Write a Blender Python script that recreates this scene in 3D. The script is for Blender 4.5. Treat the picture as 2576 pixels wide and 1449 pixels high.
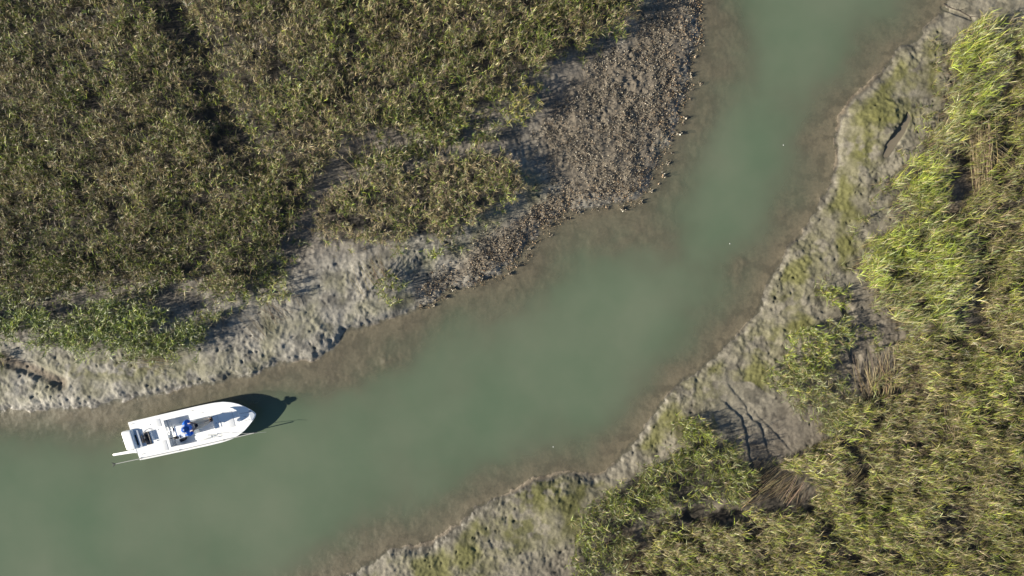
import bpy, bmesh, math, random
import numpy as np
from mathutils import Vector, Matrix
from mathutils.geometry import tessellate_polygon

for o in list(bpy.data.objects):
    bpy.data.objects.remove(o)
scene = bpy.context.scene
R = math.radians

# ------------------------------------------------------------------ camera, sky, sun, exposure
CAM_H = 35.0
cam_d = bpy.data.cameras.new('camera')
cam_d.sensor_width = 36.0
cam_d.angle_x = 2 * math.atan(1288 / 1741.0)
cam_d.clip_start = 0.1
cam_d.clip_end = 3000
cam = bpy.data.objects.new('camera', cam_d)
cam.location = (0, 0, CAM_H)
cam.rotation_euler = (0, 0, 0)
scene.collection.objects.link(cam)
scene.camera = cam

SUN_EL = R(22.0)
SUN_XY = Vector((-0.97, -0.245)).normalized()
world = bpy.data.worlds.new('World')
scene.world = world
world.use_nodes = True
wn = world.node_tree
bg = wn.nodes['Background']
sky = wn.nodes.new('ShaderNodeTexSky')
sky.sky_type = 'NISHITA'
sky.sun_disc = False
sky.sun_elevation = SUN_EL
sky.ozone_density = 3.0
sky.dust_density = 0.4
sky.sun_rotation = math.atan2(SUN_XY.x, SUN_XY.y)
wn.links.new(sky.outputs[0], bg.inputs[0])
bg.inputs[1].default_value = 0.05
sun_d = bpy.data.lights.new('sun', 'SUN')
sun_d.energy = 5.0
sun_d.angle = R(0.5)
sun_d.color = (1.0, 0.91, 0.76)
sun = bpy.data.objects.new('sun', sun_d)
to_sun = Vector((SUN_XY.x * math.cos(SUN_EL), SUN_XY.y * math.cos(SUN_EL), math.sin(SUN_EL)))
sun.rotation_euler = (-to_sun).to_track_quat('-Z', 'Y').to_euler()
sun.location = to_sun * 60
scene.collection.objects.link(sun)
scene.view_settings.view_transform = 'Standard'
scene.view_settings.look = 'None'
scene.view_settings.exposure = 1.08
scene.view_settings.gamma = 1.0
scene.render.engine = 'CYCLES'
scene.cycles.max_bounces = 8
scene.cycles.transparent_max_bounces = 16

# ------------------------------------------------------------------ helpers
rng = np.random.default_rng(7)
random.seed(7)
C = scene.collection.objects


def tag(o, label=None, cat=None, group=None, kind=None):
    if label: o['label'] = label
    if cat: o['category'] = cat
    if group: o['group'] = group
    if kind: o['kind'] = kind
    return o


def P(px, py, z=0.0):
    """photo point (2576 wide) at height z -> world metres"""
    s = (CAM_H - z) / 1741.0
    return ((px - 1288.0) * s, -(py - 724.5) * s)


def poly(pts, z=0.0):
    return np.array([P(a, b, z) for a, b in pts])


def np_mesh(name, verts, faces, mat=None, cols=None, smooth=False, attrs=None):
    """verts (n,3), faces (m,k) uniform"""
    me = bpy.data.meshes.new(name)
    nv, nf, k = len(verts), len(faces), faces.shape[1]
    me.vertices.add(nv)
    me.vertices.foreach_set('co', np.ascontiguousarray(verts, dtype=np.float32).ravel())
    me.loops.add(nf * k)
    me.loops.foreach_set('vertex_index', np.ascontiguousarray(faces, dtype=np.int32).ravel())
    me.polygons.add(nf)
    me.polygons.foreach_set('loop_start', np.arange(0, nf * k, k, dtype=np.int32))
    me.polygons.foreach_set('loop_total', np.full(nf, k, dtype=np.int32))
    if smooth:
        me.polygons.foreach_set('use_smooth', np.ones(nf, dtype=bool))
    if cols is not None:
        a = me.attributes.new('tint', 'FLOAT_COLOR', 'POINT')
        c4 = np.ones((nv, 4), dtype=np.float32)
        c4[:, :3] = cols
        a.data.foreach_set('color', c4.ravel())
    for an, av in (attrs or {}).items():
        a = me.attributes.new(an, 'FLOAT', 'POINT')
        a.data.foreach_set('value', np.ascontiguousarray(av, dtype=np.float32))
    me.update(calc_edges=True)
    if mat: me.materials.append(mat)
    return me


def link(name, me, parent=None, loc=(0, 0, 0), rot=(0, 0, 0)):
    o = bpy.data.objects.new(name, me)
    C.link(o)
    o.location = loc
    o.rotation_euler = rot
    if parent: o.parent = parent
    return o


_G = rng.random((256, 256)) * 2 * np.pi
_GX, _GY = np.cos(_G), np.sin(_G)


def gnoise(x, y, f, seed=0):
    x = x * f + seed * 17.31
    y = y * f + seed * 9.73
    xi = np.floor(x).astype(np.int64); yi = np.floor(y).astype(np.int64)
    fx = x - xi; fy = y - yi
    u = fx * fx * fx * (fx * (fx * 6 - 15) + 10); v = fy * fy * fy * (fy * (fy * 6 - 15) + 10)
    def g(ix, iy, dx, dy):
        a = (ix & 255); b = (iy & 255)
        return _GX[a, b] * dx + _GY[a, b] * dy
    n00 = g(xi, yi, fx, fy); n10 = g(xi + 1, yi, fx - 1, fy)
    n01 = g(xi, yi + 1, fx, fy - 1); n11 = g(xi + 1, yi + 1, fx - 1, fy - 1)
    return 1.5 * ((n00 * (1 - u) + n10 * u) * (1 - v) + (n01 * (1 - u) + n11 * u) * v)


def fbm(x, y, f, octv=4, seed=0, gain=0.5):
    s = 0; a = 1.0
    for i in range(octv):
        s = s + a * gnoise(x, y, f * 2 ** i, seed + i)
        a *= gain
    return s


def inside(x, y, pg):
    res = np.zeros(x.shape, dtype=bool)
    n = len(pg)
    for i in range(n):
        x1, y1 = pg[i]; x2, y2 = pg[(i + 1) % n]
        if y1 == y2: continue
        c = ((y1 > y) != (y2 > y)) & (x < (x2 - x1) * (y - y1) / (y2 - y1) + x1)
        res ^= c
    return res


def pl_dist(x, y, pts, closed=False):
    d = np.full(x.shape, 1e9)
    n = len(pts)
    for i in range(n if closed else n - 1):
        x1, y1 = pts[i]; x2, y2 = pts[(i + 1) % n]
        dx, dy = x2 - x1, y2 - y1
        L = dx * dx + dy * dy + 1e-12
        t = np.clip(((x - x1) * dx + (y - y1) * dy) / L, 0, 1)
        d = np.minimum(d, (x - x1 - t * dx) ** 2 + (y - y1 - t * dy) ** 2)
    return np.sqrt(d)


def sstep(a, b, x):
    t = np.clip((x - a) / (b - a), 0, 1)
    return t * t * (3 - 2 * t)


# ------------------------------------------------------------------ materials
def new_mat(name):
    m = bpy.data.materials.new(name)
    m.use_nodes = True
    return m, m.node_tree.nodes, m.node_tree.links


def simple(name, col, rough=0.5, metal=0.0, bump=0.0, bscale=30, var=0.0, spec=0.5):
    m, n, l = new_mat(name)
    b = n['Principled BSDF']
    b.inputs['Base Color'].default_value = (*col, 1)
    b.inputs['Roughness'].default_value = rough
    b.inputs['Metallic'].default_value = metal
    b.inputs['Specular IOR Level'].default_value = spec
    if bump or var:
        tc = n.new('ShaderNodeTexCoord')
        t = n.new('ShaderNodeTexNoise'); t.inputs['Scale'].default_value = bscale
        t.inputs['Detail'].default_value = 5
        l.new(tc.outputs['Object'], t.inputs['Vector'])
        if bump:
            bp = n.new('ShaderNodeBump'); bp.inputs['Strength'].default_value = bump
            bp.inputs['Distance'].default_value = 0.02
            l.new(t.outputs['Fac'], bp.inputs['Height'])
            l.new(bp.outputs['Normal'], b.inputs['Normal'])
        if var:
            mr = n.new('ShaderNodeMapRange')
            mr.inputs['From Min'].default_value = 0.3; mr.inputs['From Max'].default_value = 0.7
            mr.inputs['To Min'].default_value = 1 - var; mr.inputs['To Max'].default_value = 1 + var
            l.new(t.outputs['Fac'], mr.inputs['Value'])
            mx = n.new('ShaderNodeMix'); mx.data_type = 'RGBA'; mx.blend_type = 'MULTIPLY'
            mx.inputs['Factor'].default_value = 1
            mx.inputs['A'].default_value = (*col, 1)
            l.new(mr.outputs['Result'], mx.inputs['B'])
            l.new(mx.outputs['Result'], b.inputs['Base Color'])
    return m


def leaf_mat(name, transl=0.3):
    m, n, l = new_mat(name)
    b = n['Principled BSDF']
    at = n.new('ShaderNodeAttribute'); at.attribute_name = 'tint'
    l.new(at.outputs['Color'], b.inputs['Base Color'])
    b.inputs['Roughness'].default_value = 0.45
    b.inputs['Specular IOR Level'].default_value = 0.5
    tr = n.new('ShaderNodeBsdfTranslucent')
    l.new(at.outputs['Color'], tr.inputs['Color'])
    mx = n.new('ShaderNodeMixShader'); mx.inputs[0].default_value = transl
    l.new(b.outputs[0], mx.inputs[1]); l.new(tr.outputs[0], mx.inputs[2])
    l.new(mx.outputs[0], n['Material Output'].inputs['Surface'])
    return m


def tint_mat(name, rough=0.8, bump=0.0):
    m, n, l = new_mat(name)
    b = n['Principled BSDF']
    at = n.new('ShaderNodeAttribute'); at.attribute_name = 'tint'
    l.new(at.outputs['Color'], b.inputs['Base Color'])
    b.inputs['Roughness'].default_value = rough
    b.inputs['Specular IOR Level'].default_value = 0.3
    return m


def ground_mat():
    m, n, l = new_mat('marsh_mud')
    b = n['Principled BSDF']
    tc = n.new('ShaderNodeTexCoord')
    at = n.new('ShaderNodeAttribute'); at.attribute_name = 'tint'
    n1 = n.new('ShaderNodeTexNoise'); n1.inputs['Scale'].default_value = 7; n1.inputs['Detail'].default_value = 8
    n1.inputs['Roughness'].default_value = 0.65
    n2 = n.new('ShaderNodeTexNoise'); n2.inputs['Scale'].default_value = 26; n2.inputs['Detail'].default_value = 5
    l.new(tc.outputs['Object'], n1.inputs['Vector']); l.new(tc.outputs['Object'], n2.inputs['Vector'])
    mr = n.new('ShaderNodeMapRange')
    mr.inputs['From Min'].default_value = 0.3; mr.inputs['From Max'].default_value = 0.7
    mr.inputs['To Min'].default_value = 0.72; mr.inputs['To Max'].default_value = 1.25
    l.new(n1.outputs['Fac'], mr.inputs['Value'])
    mx = n.new('ShaderNodeMix'); mx.data_type = 'RGBA'; mx.blend_type = 'MULTIPLY'; mx.inputs['Factor'].default_value = 1
    l.new(at.outputs['Color'], mx.inputs['A']); l.new(mr.outputs['Result'], mx.inputs['B'])
    l.new(mx.outputs['Result'], b.inputs['Base Color'])
    wa = n.new('ShaderNodeAttribute'); wa.attribute_name = 'wet'
    wr = n.new('ShaderNodeMapRange'); wr.inputs['To Min'].default_value = 0.85; wr.inputs['To Max'].default_value = 0.42
    l.new(wa.outputs['Fac'], wr.inputs['Value']); l.new(wr.outputs['Result'], b.inputs['Roughness'])
    b.inputs['Specular IOR Level'].default_value = 0.4
    ad = n.new('ShaderNodeMath'); ad.operation = 'ADD'
    l.new(n1.outputs['Fac'], ad.inputs[0]); l.new(n2.outputs['Fac'], ad.inputs[1])
    bp = n.new('ShaderNodeBump'); bp.inputs['Strength'].default_value = 0.55; bp.inputs['Distance'].default_value = 0.03
    l.new(ad.outputs[0], bp.inputs['Height']); l.new(bp.outputs['Normal'], b.inputs['Normal'])
    return m


def water_mat(name, deep, murk=0.3):
    m, n, l = new_mat(name)
    n.remove(n['Principled BSDF'])
    out = n['Material Output']
    at = n.new('ShaderNodeAttribute'); at.attribute_name = 'murk'
    tr = n.new('ShaderNodeBsdfTransparent'); tr.inputs['Color'].default_value = (0.97, 0.98, 0.95, 1)
    df = n.new('ShaderNodeBsdfDiffuse')
    tc = n.new('ShaderNodeTexCoord')
    nz = n.new('ShaderNodeTexNoise'); nz.inputs['Scale'].default_value = 0.22; nz.inputs['Detail'].default_value = 4
    l.new(tc.outputs['Object'], nz.inputs['Vector'])
    rp = n.new('ShaderNodeMix'); rp.data_type = 'RGBA'
    rp.inputs['A'].default_value = (*deep[0], 1); rp.inputs['B'].default_value = (*deep[1], 1)
    mr = n.new('ShaderNodeMapRange'); mr.inputs['From Min'].default_value = 0.3; mr.inputs['From Max'].default_value = 0.7
    l.new(nz.outputs['Fac'], mr.inputs['Value']); l.new(mr.outputs['Result'], rp.inputs['Factor'])
    sa = n.new('ShaderNodeAttribute'); sa.attribute_name = 'silt'
    sm = n.new('ShaderNodeMix'); sm.data_type = 'RGBA'
    sm.inputs['B'].default_value = (*deep[2], 1)
    l.new(sa.outputs['Fac'], sm.inputs['Factor']); l.new(rp.outputs['Result'], sm.inputs['A'])
    l.new(sm.outputs['Result'], df.inputs['Color'])
    mx = n.new('ShaderNodeMixShader')
    l.new(at.outputs['Fac'], mx.inputs[0]); l.new(tr.outputs[0], mx.inputs[1]); l.new(df.outputs[0], mx.inputs[2])
    gl = n.new('ShaderNodeBsdfGlossy'); gl.inputs['Roughness'].default_value = 0.06
    fr = n.new('ShaderNodeFresnel'); fr.inputs['IOR'].default_value = 1.33
    rn = n.new('ShaderNodeTexNoise'); rn.inputs['Scale'].default_value = 2.5; rn.inputs['Detail'].default_value = 3
    l.new(tc.outputs['Object'], rn.inputs['Vector'])
    bp = n.new('ShaderNodeBump'); bp.inputs['Strength'].default_value = 0.08; bp.inputs['Distance'].default_value = 0.03
    l.new(rn.outputs['Fac'], bp.inputs['Height'])
    l.new(bp.outputs['Normal'], gl.inputs['Normal']); l.new(bp.outputs['Normal'], fr.inputs['Normal'])
    m2 = n.new('ShaderNodeMixShader')
    # seen from below the surface lets the light in (refraction, not total reflection)
    ge = n.new('ShaderNodeNewGeometry')
    sb = n.new('ShaderNodeMath'); sb.operation = 'SUBTRACT'; sb.inputs[0].default_value = 1.0
    l.new(ge.outputs['Backfacing'], sb.inputs[1])
    ml = n.new('ShaderNodeMath'); ml.operation = 'MULTIPLY'
    l.new(fr.outputs[0], ml.inputs[0]); l.new(sb.outputs[0], ml.inputs[1])
    l.new(ml.outputs[0], m2.inputs[0]); l.new(mx.outputs[0], m2.inputs[1]); l.new(gl.outputs[0], m2.inputs[2])
    l.new(m2.outputs[0], out.inputs['Surface'])
    return m


M_MUD = ground_mat()
M_WATER = water_mat('turbid_water', ((0.098, 0.140, 0.090), (0.134, 0.164, 0.112), (0.150, 0.137, 0.100)))
M_PUDDLE = water_mat('puddle_water', ((0.20, 0.17, 0.13), (0.23, 0.20, 0.15), (0.2, 0.17, 0.13)))
M_LEAF = leaf_mat('grass_leaf', 0.15)
M_REED = tint_mat('dead_reed')
M_SHELL = tint_mat('oyster_shell', 0.7)

# ------------------------------------------------------------------ terrain
LB = [(-9000, 1500), (-600, 1075), (-200, 1045), (0, 1035), (100, 1029), (200, 1021), (300, 1008), (400, 990), (480, 967), (560, 956), (620, 945),
      (700, 918), (780, 905), (830, 875), (870, 838), (940, 813), (1010, 800), (1060, 772), (1110, 738), (1180, 712),
      (1260, 682), (1310, 650), (1330, 610), (1370, 562), (1430, 532), (1500, 520), (1600, 505), (1640, 460),
      (1665, 400), (1690, 340), (1712, 280), (1735, 200), (1752, 110), (1758, 60), (1752, 0), (1745, -150), (1820, -600), (2400, -9000)]
RB = [(4200, -9000), (2800, -600), (2480, -150), (2390, 0), (2370, 30), (2330, 70), (2290, 108), (2255, 130), (2225, 172),
      (2190, 215), (2142, 260), (2112, 300), (2105, 350), (2110, 400), (2085, 470), (2055, 530), (2030, 570), (1992, 610),
      (1960, 660), (1930, 720), (1905, 780), (1870, 830), (1820, 880), (1760, 930), (1700, 975), (1650, 1030),
      (1620, 1085), (1588, 1125), (1531, 1176), (1488, 1199), (1416, 1199), (1342, 1208), (1310, 1242), (1244, 1259),
      (1187, 1285), (1158, 1325), (1089, 1371), (992, 1388), (872, 1443), (700, 1530), (300, 1650), (-600, 1850), (-9000, 2900)]
# outlines of the grass stands, in photo points
M1_PX = [(-420, -330), (1700, -330), (1640, -60), (1598, 10), (1580, 40), (1535, 68), (1480, 112), (1425, 140), (1380, 165), (1335, 190), (1260, 238), (1190, 285), (1110, 312),
           (1000, 325), (930, 335), (870, 352), (835, 405), (798, 445), (778, 488), (765, 535), (742, 575), (700, 618), (660, 662), (625, 705), (570, 728),
           (500, 712), (400, 705), (300, 708), (200, 722), (100, 735), (0, 722), (-120, 730), (-420, 760)]
M2_PX = [(785, 575), (800, 515), (850, 478), (895, 440), (960, 425), (1030, 425), (1110, 400), (1180, 380), (1262, 380), (1296, 425), (1318, 462), (1305, 490), (1245, 528),
           (1190, 558), (1150, 590), (1082, 606), (1040, 596), (980, 612), (920, 615), (850, 605), (800, 597)]
RM_PX = [(3000, -60), (2640, 20), (2575, 70), (2545, 130), (2560, 200), (2480, 280), (2420, 330), (2400, 400), (2440, 480), (2400, 560), (2460, 620), (2440, 700), (2450, 800),
           (2330, 830), (2245, 860), (2245, 930), (2200, 965), (2150, 1010), (2090, 1060), (2045, 1100), (2010, 1130), (1975, 1152), (1950, 1178), (2010, 1200), (2045, 1250), (2010, 1278),
           (1956, 1262), (1890, 1285), (1800, 1320), (1700, 1310), (1620, 1320), (1625, 1380), (1560, 1445), (1530, 1520), (1500, 1800), (3000, 1800)]
RT_PX = [(2395, 95), (2440, 55), (2545, 80), (2535, 130), (2500, 190), (2480, 260), (2430, 330), (2385, 390), (2350, 420), (2345, 480), (2335, 540), (2400, 570), (2440, 600), (2450, 680),
           (2400, 720), (2380, 790), (2350, 830), (2260, 840), (2230, 790), (2180, 770), (2195, 730), (2150, 690), (2145, 640), (2180, 610), (2250, 560), (2240, 510), (2250, 440), (2300, 385), (2365, 305), (2378, 240), (2385, 160)]
RC_PX = [(1700, 1062), (1742, 1050), (1795, 1082), (1820, 1112), (1873, 1145), (1890, 1170), (1875, 1212), (1850, 1270), (1780, 1285), (1690, 1290), (1620, 1310), (1590, 1340), (1560, 1400), (1520, 1470),
           (1440, 1470), (1438, 1385), (1450, 1310), (1500, 1260), (1535, 1225), (1610, 1192), (1672, 1165), (1718, 1128), (1698, 1100)]
M3_PX = [(-420, 740), (-60, 750), (40, 745), (95, 790), (190, 790), (235, 765), (330, 745), (400, 770), (430, 800), (500, 805), (520, 845), (500, 890), (430, 902), (330, 897), (250, 885),
           (150, 868), (60, 862), (0, 845), (-60, 845), (-420, 860)]
GRASS_SOIL_SHADE = [M1_PX, M2_PX, RM_PX, RT_PX, RC_PX, [(1850, 1200), (1900, 1160), (2010, 1170), (2050, 1250), (1980, 1300), (1780, 1340), (1620, 1330), (1640, 1280), (1800, 1270)]]  # soil darkened inside for shaded gaps, last outline for the shadowed pit
LBw, RBw = poly(LB), poly(RB)
WATER_PG = np.vstack([LBw, RBw])

fine_x = np.arange(-28.5, 28.501, 0.045)
fine_y = np.arange(-16.5, 16.501, 0.045)


def stretch(a, far):
    ext = []
    d, p = 0.09, a[-1]
    while p < far:
        p += d; d *= 1.16
        ext.append(p)
    ext = np.array(ext)
    return np.concatenate([-(ext[::-1]), a, ext])


GX, GY = stretch(fine_x, 420), stretch(fine_y, 420)
X, Y = np.meshgrid(GX, GY)
in_frame = (np.abs(X) < 29) & (np.abs(Y) < 17)

wn1 = 0.22 * fbm(X, Y, 0.55, 4, 3) + 0.07 * fbm(X, Y, 3.0, 4, 9)
dL, dR = pl_dist(X, Y, LBw), pl_dist(X, Y, RBw)
wat = inside(X, Y, WATER_PG)
left_side = dL < dR
d = np.where(wat, -np.minimum(dL, dR), np.minimum(dL, dR)) + wn1 * np.exp(-np.minimum(dL, dR) * 0.5)

# oyster bed, as a gently sloping shelf
OYS = [(1600, 40), (1660, -30), (1745, -30), (1755, 120), (1728, 220), (1690, 330), (1655, 430), (1600, 505), (1480, 522), (1400, 552),
       (1340, 600), (1305, 655), (1240, 692), (1110, 738), (1050, 772), (1050, 715), (1140, 650), (1200, 590), (1300, 530), (1390, 470),
       (1345, 410), (1330, 340), (1380, 270), (1440, 190), (1500, 140), (1560, 100)]
OYSw = poly(OYS, 0.25)
oys = inside(X, Y, OYSw)
oysd = pl_dist(X, Y, OYSw, True)
oysm = np.where(oys, sstep(-0.1, 0.9, oysd), 0)

dp = np.maximum(d, 0)
oedge = np.where(oys, 1.0, 1 - sstep(.3, 1.2, oysd))
land_l = 0.10 * (1 - .75 * oedge) * sstep(0, 0.35, dp) + 0.52 * (1 - np.exp(-dp / 2.0)) + 0.12 * sstep(2, 8, dp)
land_r = 0.07 * sstep(0, 0.3, dp) + 0.60 * (1 - np.exp(-dp / 2.6)) + 0.15 * sstep(3, 9, dp)
dn = np.maximum(-d, 0)
shelf = 1.0 + 0.45 * fbm(X, Y, 0.16, 3, 21)
dep_l = 1.6 * (1 - np.exp(-(dn / 4.6 * np.clip(shelf, .4, 2)) ** 1.35))
dep_r = 1.6 * (1 - np.exp(-(dn / 4.6 * np.clip(shelf, .4, 2)) ** 1.35))
H = np.where(d > 0, np.where(left_side, land_l, land_r), -np.where(left_side, dep_l, dep_r))
# shallow bars and shelves under water
for cx, cy, rx, ry, hh in [(930, 880, 130, 75, .55), (790, 945, 110, 45, .45), (1560, 590, 150, 60, .35), (1760, 260, 60, 170, .32), (1400, 640, 90, 60, .22), (1990, 520, 80, 110, .34), (1870, 680, 80, 80, .36), (2180, 120, 70, 80, .22),
                           (1310, 1200, 110, 40, .32), (1130, 1290, 100, 45, .26), (960, 1360, 110, 45, .2), (1560, 1120, 100, 45, .15), (1760, 830, 60, 60, .15), (450, 1010, 200, 35, .22), (1250, 780, 160, 40, .15), (100, 1060, 160, 30, .2)]:
    wx, wy = P(cx, cy)
    q = ((X - wx) / (rx / 50.)) ** 2 + ((Y - wy) / (ry / 50.)) ** 2
    H += .75 * hh * np.exp(-q) * sstep(.05, .55, -H) * (1 + .45 * fbm(X, Y, .6, 4, 170))
# oyster shelf flatter
H = np.where(d > 0, H * (1 - 0.30 * np.maximum(oysm, oedge * .8)), H)


def carve(line, z, width, depth, soft=0.5):
    global H
    pts = poly(line, z)
    dd = pl_dist(X, Y, pts) + 0.12 * gnoise(X, Y, 1.7, 31) * min(1, width)
    H = H - depth * (1 - sstep(width * soft, width, dd)) * (d > -0.3)
    return dd


C1 = carve([(910, 385), (850, 425), (800, 460), (775, 520), (750, 570), (700, 640), (650, 690), (655, 700)], 0.5, 1.5, 0.36, .1)
C2 = carve([(390, -80), (425, 10), (470, 90), (505, 170), (535, 240), (565, 310), (600, 380), (640, 430)], 0.6, 1.3, 0.20, .05)
carve([(680, 150), (640, 90), (540, 130)], .6, .7, .12)
carve([(-60, 880), (0, 897), (60, 918), (105, 938), (155, 962)], 0.35, 0.46, 0.13, 0.35)
rills = [[(1831, 1018), (1869, 1050), (1877, 1085), (1885, 1133), (1893, 1175)], [(1889, 1050), (1912, 1065), (1924, 1101), (1930, 1130)],
         [(1909, 1046), (1948, 1085), (1988, 1133)], [(1840, 975), (1872, 1010), (1885, 1040)]]
for rl, dpt in zip(rills, (.075, .065, .05, .04)):
    # a little ledge: sharp on the left, the mud rising gently again on the right
    pts = poly(rl, .5)
    best = np.full(X.shape, 1e9); side = np.zeros(X.shape)
    jx = X + .05 * gnoise(X, Y, 3.0, 35); jy = Y + .05 * gnoise(X, Y, 3.0, 36)
    for (x1, y1), (x2, y2) in zip(pts[:-1], pts[1:]):
        ddx, ddy = x2 - x1, y2 - y1
        t = np.clip(((jx - x1) * ddx + (jy - y1) * ddy) / (ddx * ddx + ddy * ddy), 0, 1)
        q = np.hypot(jx - x1 - t * ddx, jy - y1 - t * ddy)
        sg = np.sign(ddx * (jy - y1) - ddy * (jx - x1))
        m_ = q < best
        best = np.where(m_, q, best); side = np.where(m_, sg, side)
    H -= dpt * np.where(side > 0, np.exp(-best / .30), np.exp(-(best / .05) ** 2))
carve([(2130, 775), (2140, 800), (2140, 850), (2150, 900)], .5, .35, .14)
carve([(1980, 790), (2100, 770)], .5, .3, .05)
carve([(2385, 10), (2410, 25), (2450, 45)], .4, .15, .08)
# flat pits among the grass
for cx, cy, rx, ry, dpt in [(2370, 530, 30, 45, .35), (1975, 1232, 40, 34, .05), (2415, 740, 25, 80, .25), (1800, 1295, 90, 25, .25), (1900, 1160, 60, 40, .12)]:
    wx, wy = P(cx, cy, .5)
    q = ((X - wx) / (rx / 50.)) ** 2 + ((Y - wy) / (ry / 50.)) ** 2
    H -= dpt * (1 - sstep(0.5, 1.3, q))
# mounds
for cx, cy, rx, ry, hh in [(2215, 300, 60, 80, .22), (2160, 420, 35, 60, .10), (1390, 1270, 90, 60, .12), (700, 860, 90, 40, .08), (860, 700, 120, 60, .10), (60, 985, 120, 35, .10), (1160, 1390, 120, 50, .08), (2090, 830, 60, 30, .06)]:
    wx, wy = P(cx, cy, .4)
    q = ((X - wx) / (rx / 50.)) ** 2 + ((Y - wy) / (ry / 50.)) ** 2
    H += hh * np.exp(-q) * (d > -.2)

# micro relief
near = in_frame.astype(float)
landm = sstep(-0.25, 0.15, d)
smooth_pg = poly([(1780, 960), (1890, 960), (2000, 1040), (2040, 1100), (1960, 1150), (1880, 1160), (1800, 1060)], .5)
smooth = np.where(inside(X, Y, smooth_pg), 1.0, 0.0)
tr_pg = poly([(2380, -60), (2640, -60), (2640, 60), (2470, 45), (2420, 90), (2370, 60)], .4)
smooth = np.maximum(smooth, np.where(inside(X, Y, tr_pg), 0.85, 0))
rough_amt = (1 - 0.5 * smooth)
vary = 0.55 + 0.75 * sstep(-0.5, 0.6, fbm(X, Y, 0.45, 3, 45))
bump = 0.050 * fbm(X, Y, 0.7, 3, 40) + near * vary * (0.036 * fbm(X, Y, 2.3, 3, 50) + 0.014 * gnoise(X, Y, 5.5, 60) + 0.008 * gnoise(X, Y, 9.5, 61))
ridg = near * vary * (0.028 * (1 - np.abs(gnoise(X, Y, 2.2, 70))) ** 3)
lumps = np.maximum(0, gnoise(X * 1.0, Y * 1.0, 3.6, 77)) ** 1.5 * 0.032 * near * vary
H = H + (bump - 0.5 * ridg + lumps) * landm * rough_amt
H = H + (1 - landm) * near * (0.05 * fbm(X, Y, 1.2, 3, 80) + 0.03 * gnoise(X, Y, 5, 83)) * sstep(-0.2, -1.2, d) if False else H + sstep(0.3, 1.5, -d) * near * (0.05 * fbm(X, Y, 1.2, 3, 80) + 0.01 * gnoise(X, Y, 5, 83))
# hummocks of the oyster reef
H = H + near * oysm * (0.07 * np.maximum(0, fbm(X, Y, 1.3, 4, 180, .6)) + 0.03 * np.maximum(0, gnoise(X, Y, 4.2, 185)))
# jagged lip of the bank
H = H - near * 0.03 * np.maximum(0, fbm(X, Y, 3.2, 3, 90)) * np.exp(-((d - 0.15) / 0.3) ** 2)


def hidx(ax, v):
    return np.clip(np.interp(v, ax, np.arange(len(ax))), 0, len(ax) - 1.001)


# crab holes and small pits
npit = 9000
pxs = rng.uniform(-26.5, 26.5, npit); pys = rng.uniform(-15.2, 15.2, npit)
ii = hidx(GX, pxs).astype(int); jj = hidx(GY, pys).astype(int)
pit_d = np.full(H.shape, 0.0)
for k in range(npit):
    i, j = ii[k], jj[k]
    if d[j, i] < 0.12 or d[j, i] > 5.5 or smooth[j, i] > 0.5: continue
    cl = gnoise(np.array([pxs[k]]), np.array([pys[k]]), 0.5, 99)[0]
    if rng.random() > 0.22 + 0.8 * cl: continue
    r = rng.uniform(0.03, 0.075); w = 4
    sl = (slice(max(0, j - w), j + w + 1), slice(max(0, i - w), i + w + 1))
    el = rng.uniform(0.6, 1.6); an = rng.uniform(0, 3.14)
    ddx = (X[sl] - pxs[k]); ddy = (Y[sl] - pys[k])
    a1 = ddx * math.cos(an) + ddy * math.sin(an); a2 = -ddx * math.sin(an) + ddy * math.cos(an)
    g = np.exp(-((a1 * el) ** 2 + (a2 / el) ** 2) / (r * r))
    H[sl] -= rng.uniform(0.03, 0.09) * g
    pit_d[sl] = np.maximum(pit_d[sl], g)

# puddle basin
PUD = [(2283, 284), (2290, 297), (2270, 340), (2250, 370), (2235, 393), (2223, 394), (2229, 364), (2248, 335), (2268, 311)]
PUDw = poly(PUD, 0.45)
pin = inside(X, Y, PUDw); pdist = pl_dist(X, Y, PUDw, True)
jm = (np.abs(X - PUDw[:, 0].mean()) < 2) & (np.abs(Y - PUDw[:, 1].mean()) < 2.2)
ZP = float(np.median(H[pin])) - 0.05
sd = np.where(pin, -pdist, pdist)
flat = 1 - sstep(-0.05, 0.10, sd)
H = np.where(jm, H * (1 - flat) + (ZP - 0.07) * flat, H)
# left lip of the puddle stands higher and steep
pl = poly([(2283, 280), (2268, 308), (2246, 334), (2226, 362), (2219, 392)], .5)
H += 0.05 * np.exp(-((pl_dist(X, Y, pl) - 0.12) / 0.22) ** 2) * jm * (sd > 0.03)
RILL = poly([(-60, 880), (0, 897), (60, 918), (105, 938), (155, 962)], .3)


def height(x, y):
    fi = hidx(GX, x); fj = hidx(GY, y)
    i = fi.astype(int); j = fj.astype(int)
    a = fi - i; b = fj - j
    return (H[j, i] * (1 - a) + H[j, i + 1] * a) * (1 - b) + (H[j + 1, i] * (1 - a) + H[j + 1, i + 1] * a) * b


def shore(x, y):
    return d[hidx(GY, y).astype(int), hidx(GX, x).astype(int)]


# ground colours: mud, algae film, wet margin, submerged silt
mud_l = np.array([0.242, 0.228, 0.196]); mud_r = np.array([0.195, 0.178, 0.138])
mud_dark = np.array([0.12, 0.10, 0.08]); algae = np.array([0.112, 0.112, 0.028]); silt = np.array([0.225, 0.186, 0.132])
COL = np.where(left_side[..., None], mud_l, mud_r)
big = fbm(X, Y, 0.35, 4, 110)
COL = COL * (1 + 0.16 * big)[..., None]
COL = COL * (1 - 0.42 * sstep(0.0, 0.6, fbm(X, Y, 0.9, 5, 115, .6)))[..., None]
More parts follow.
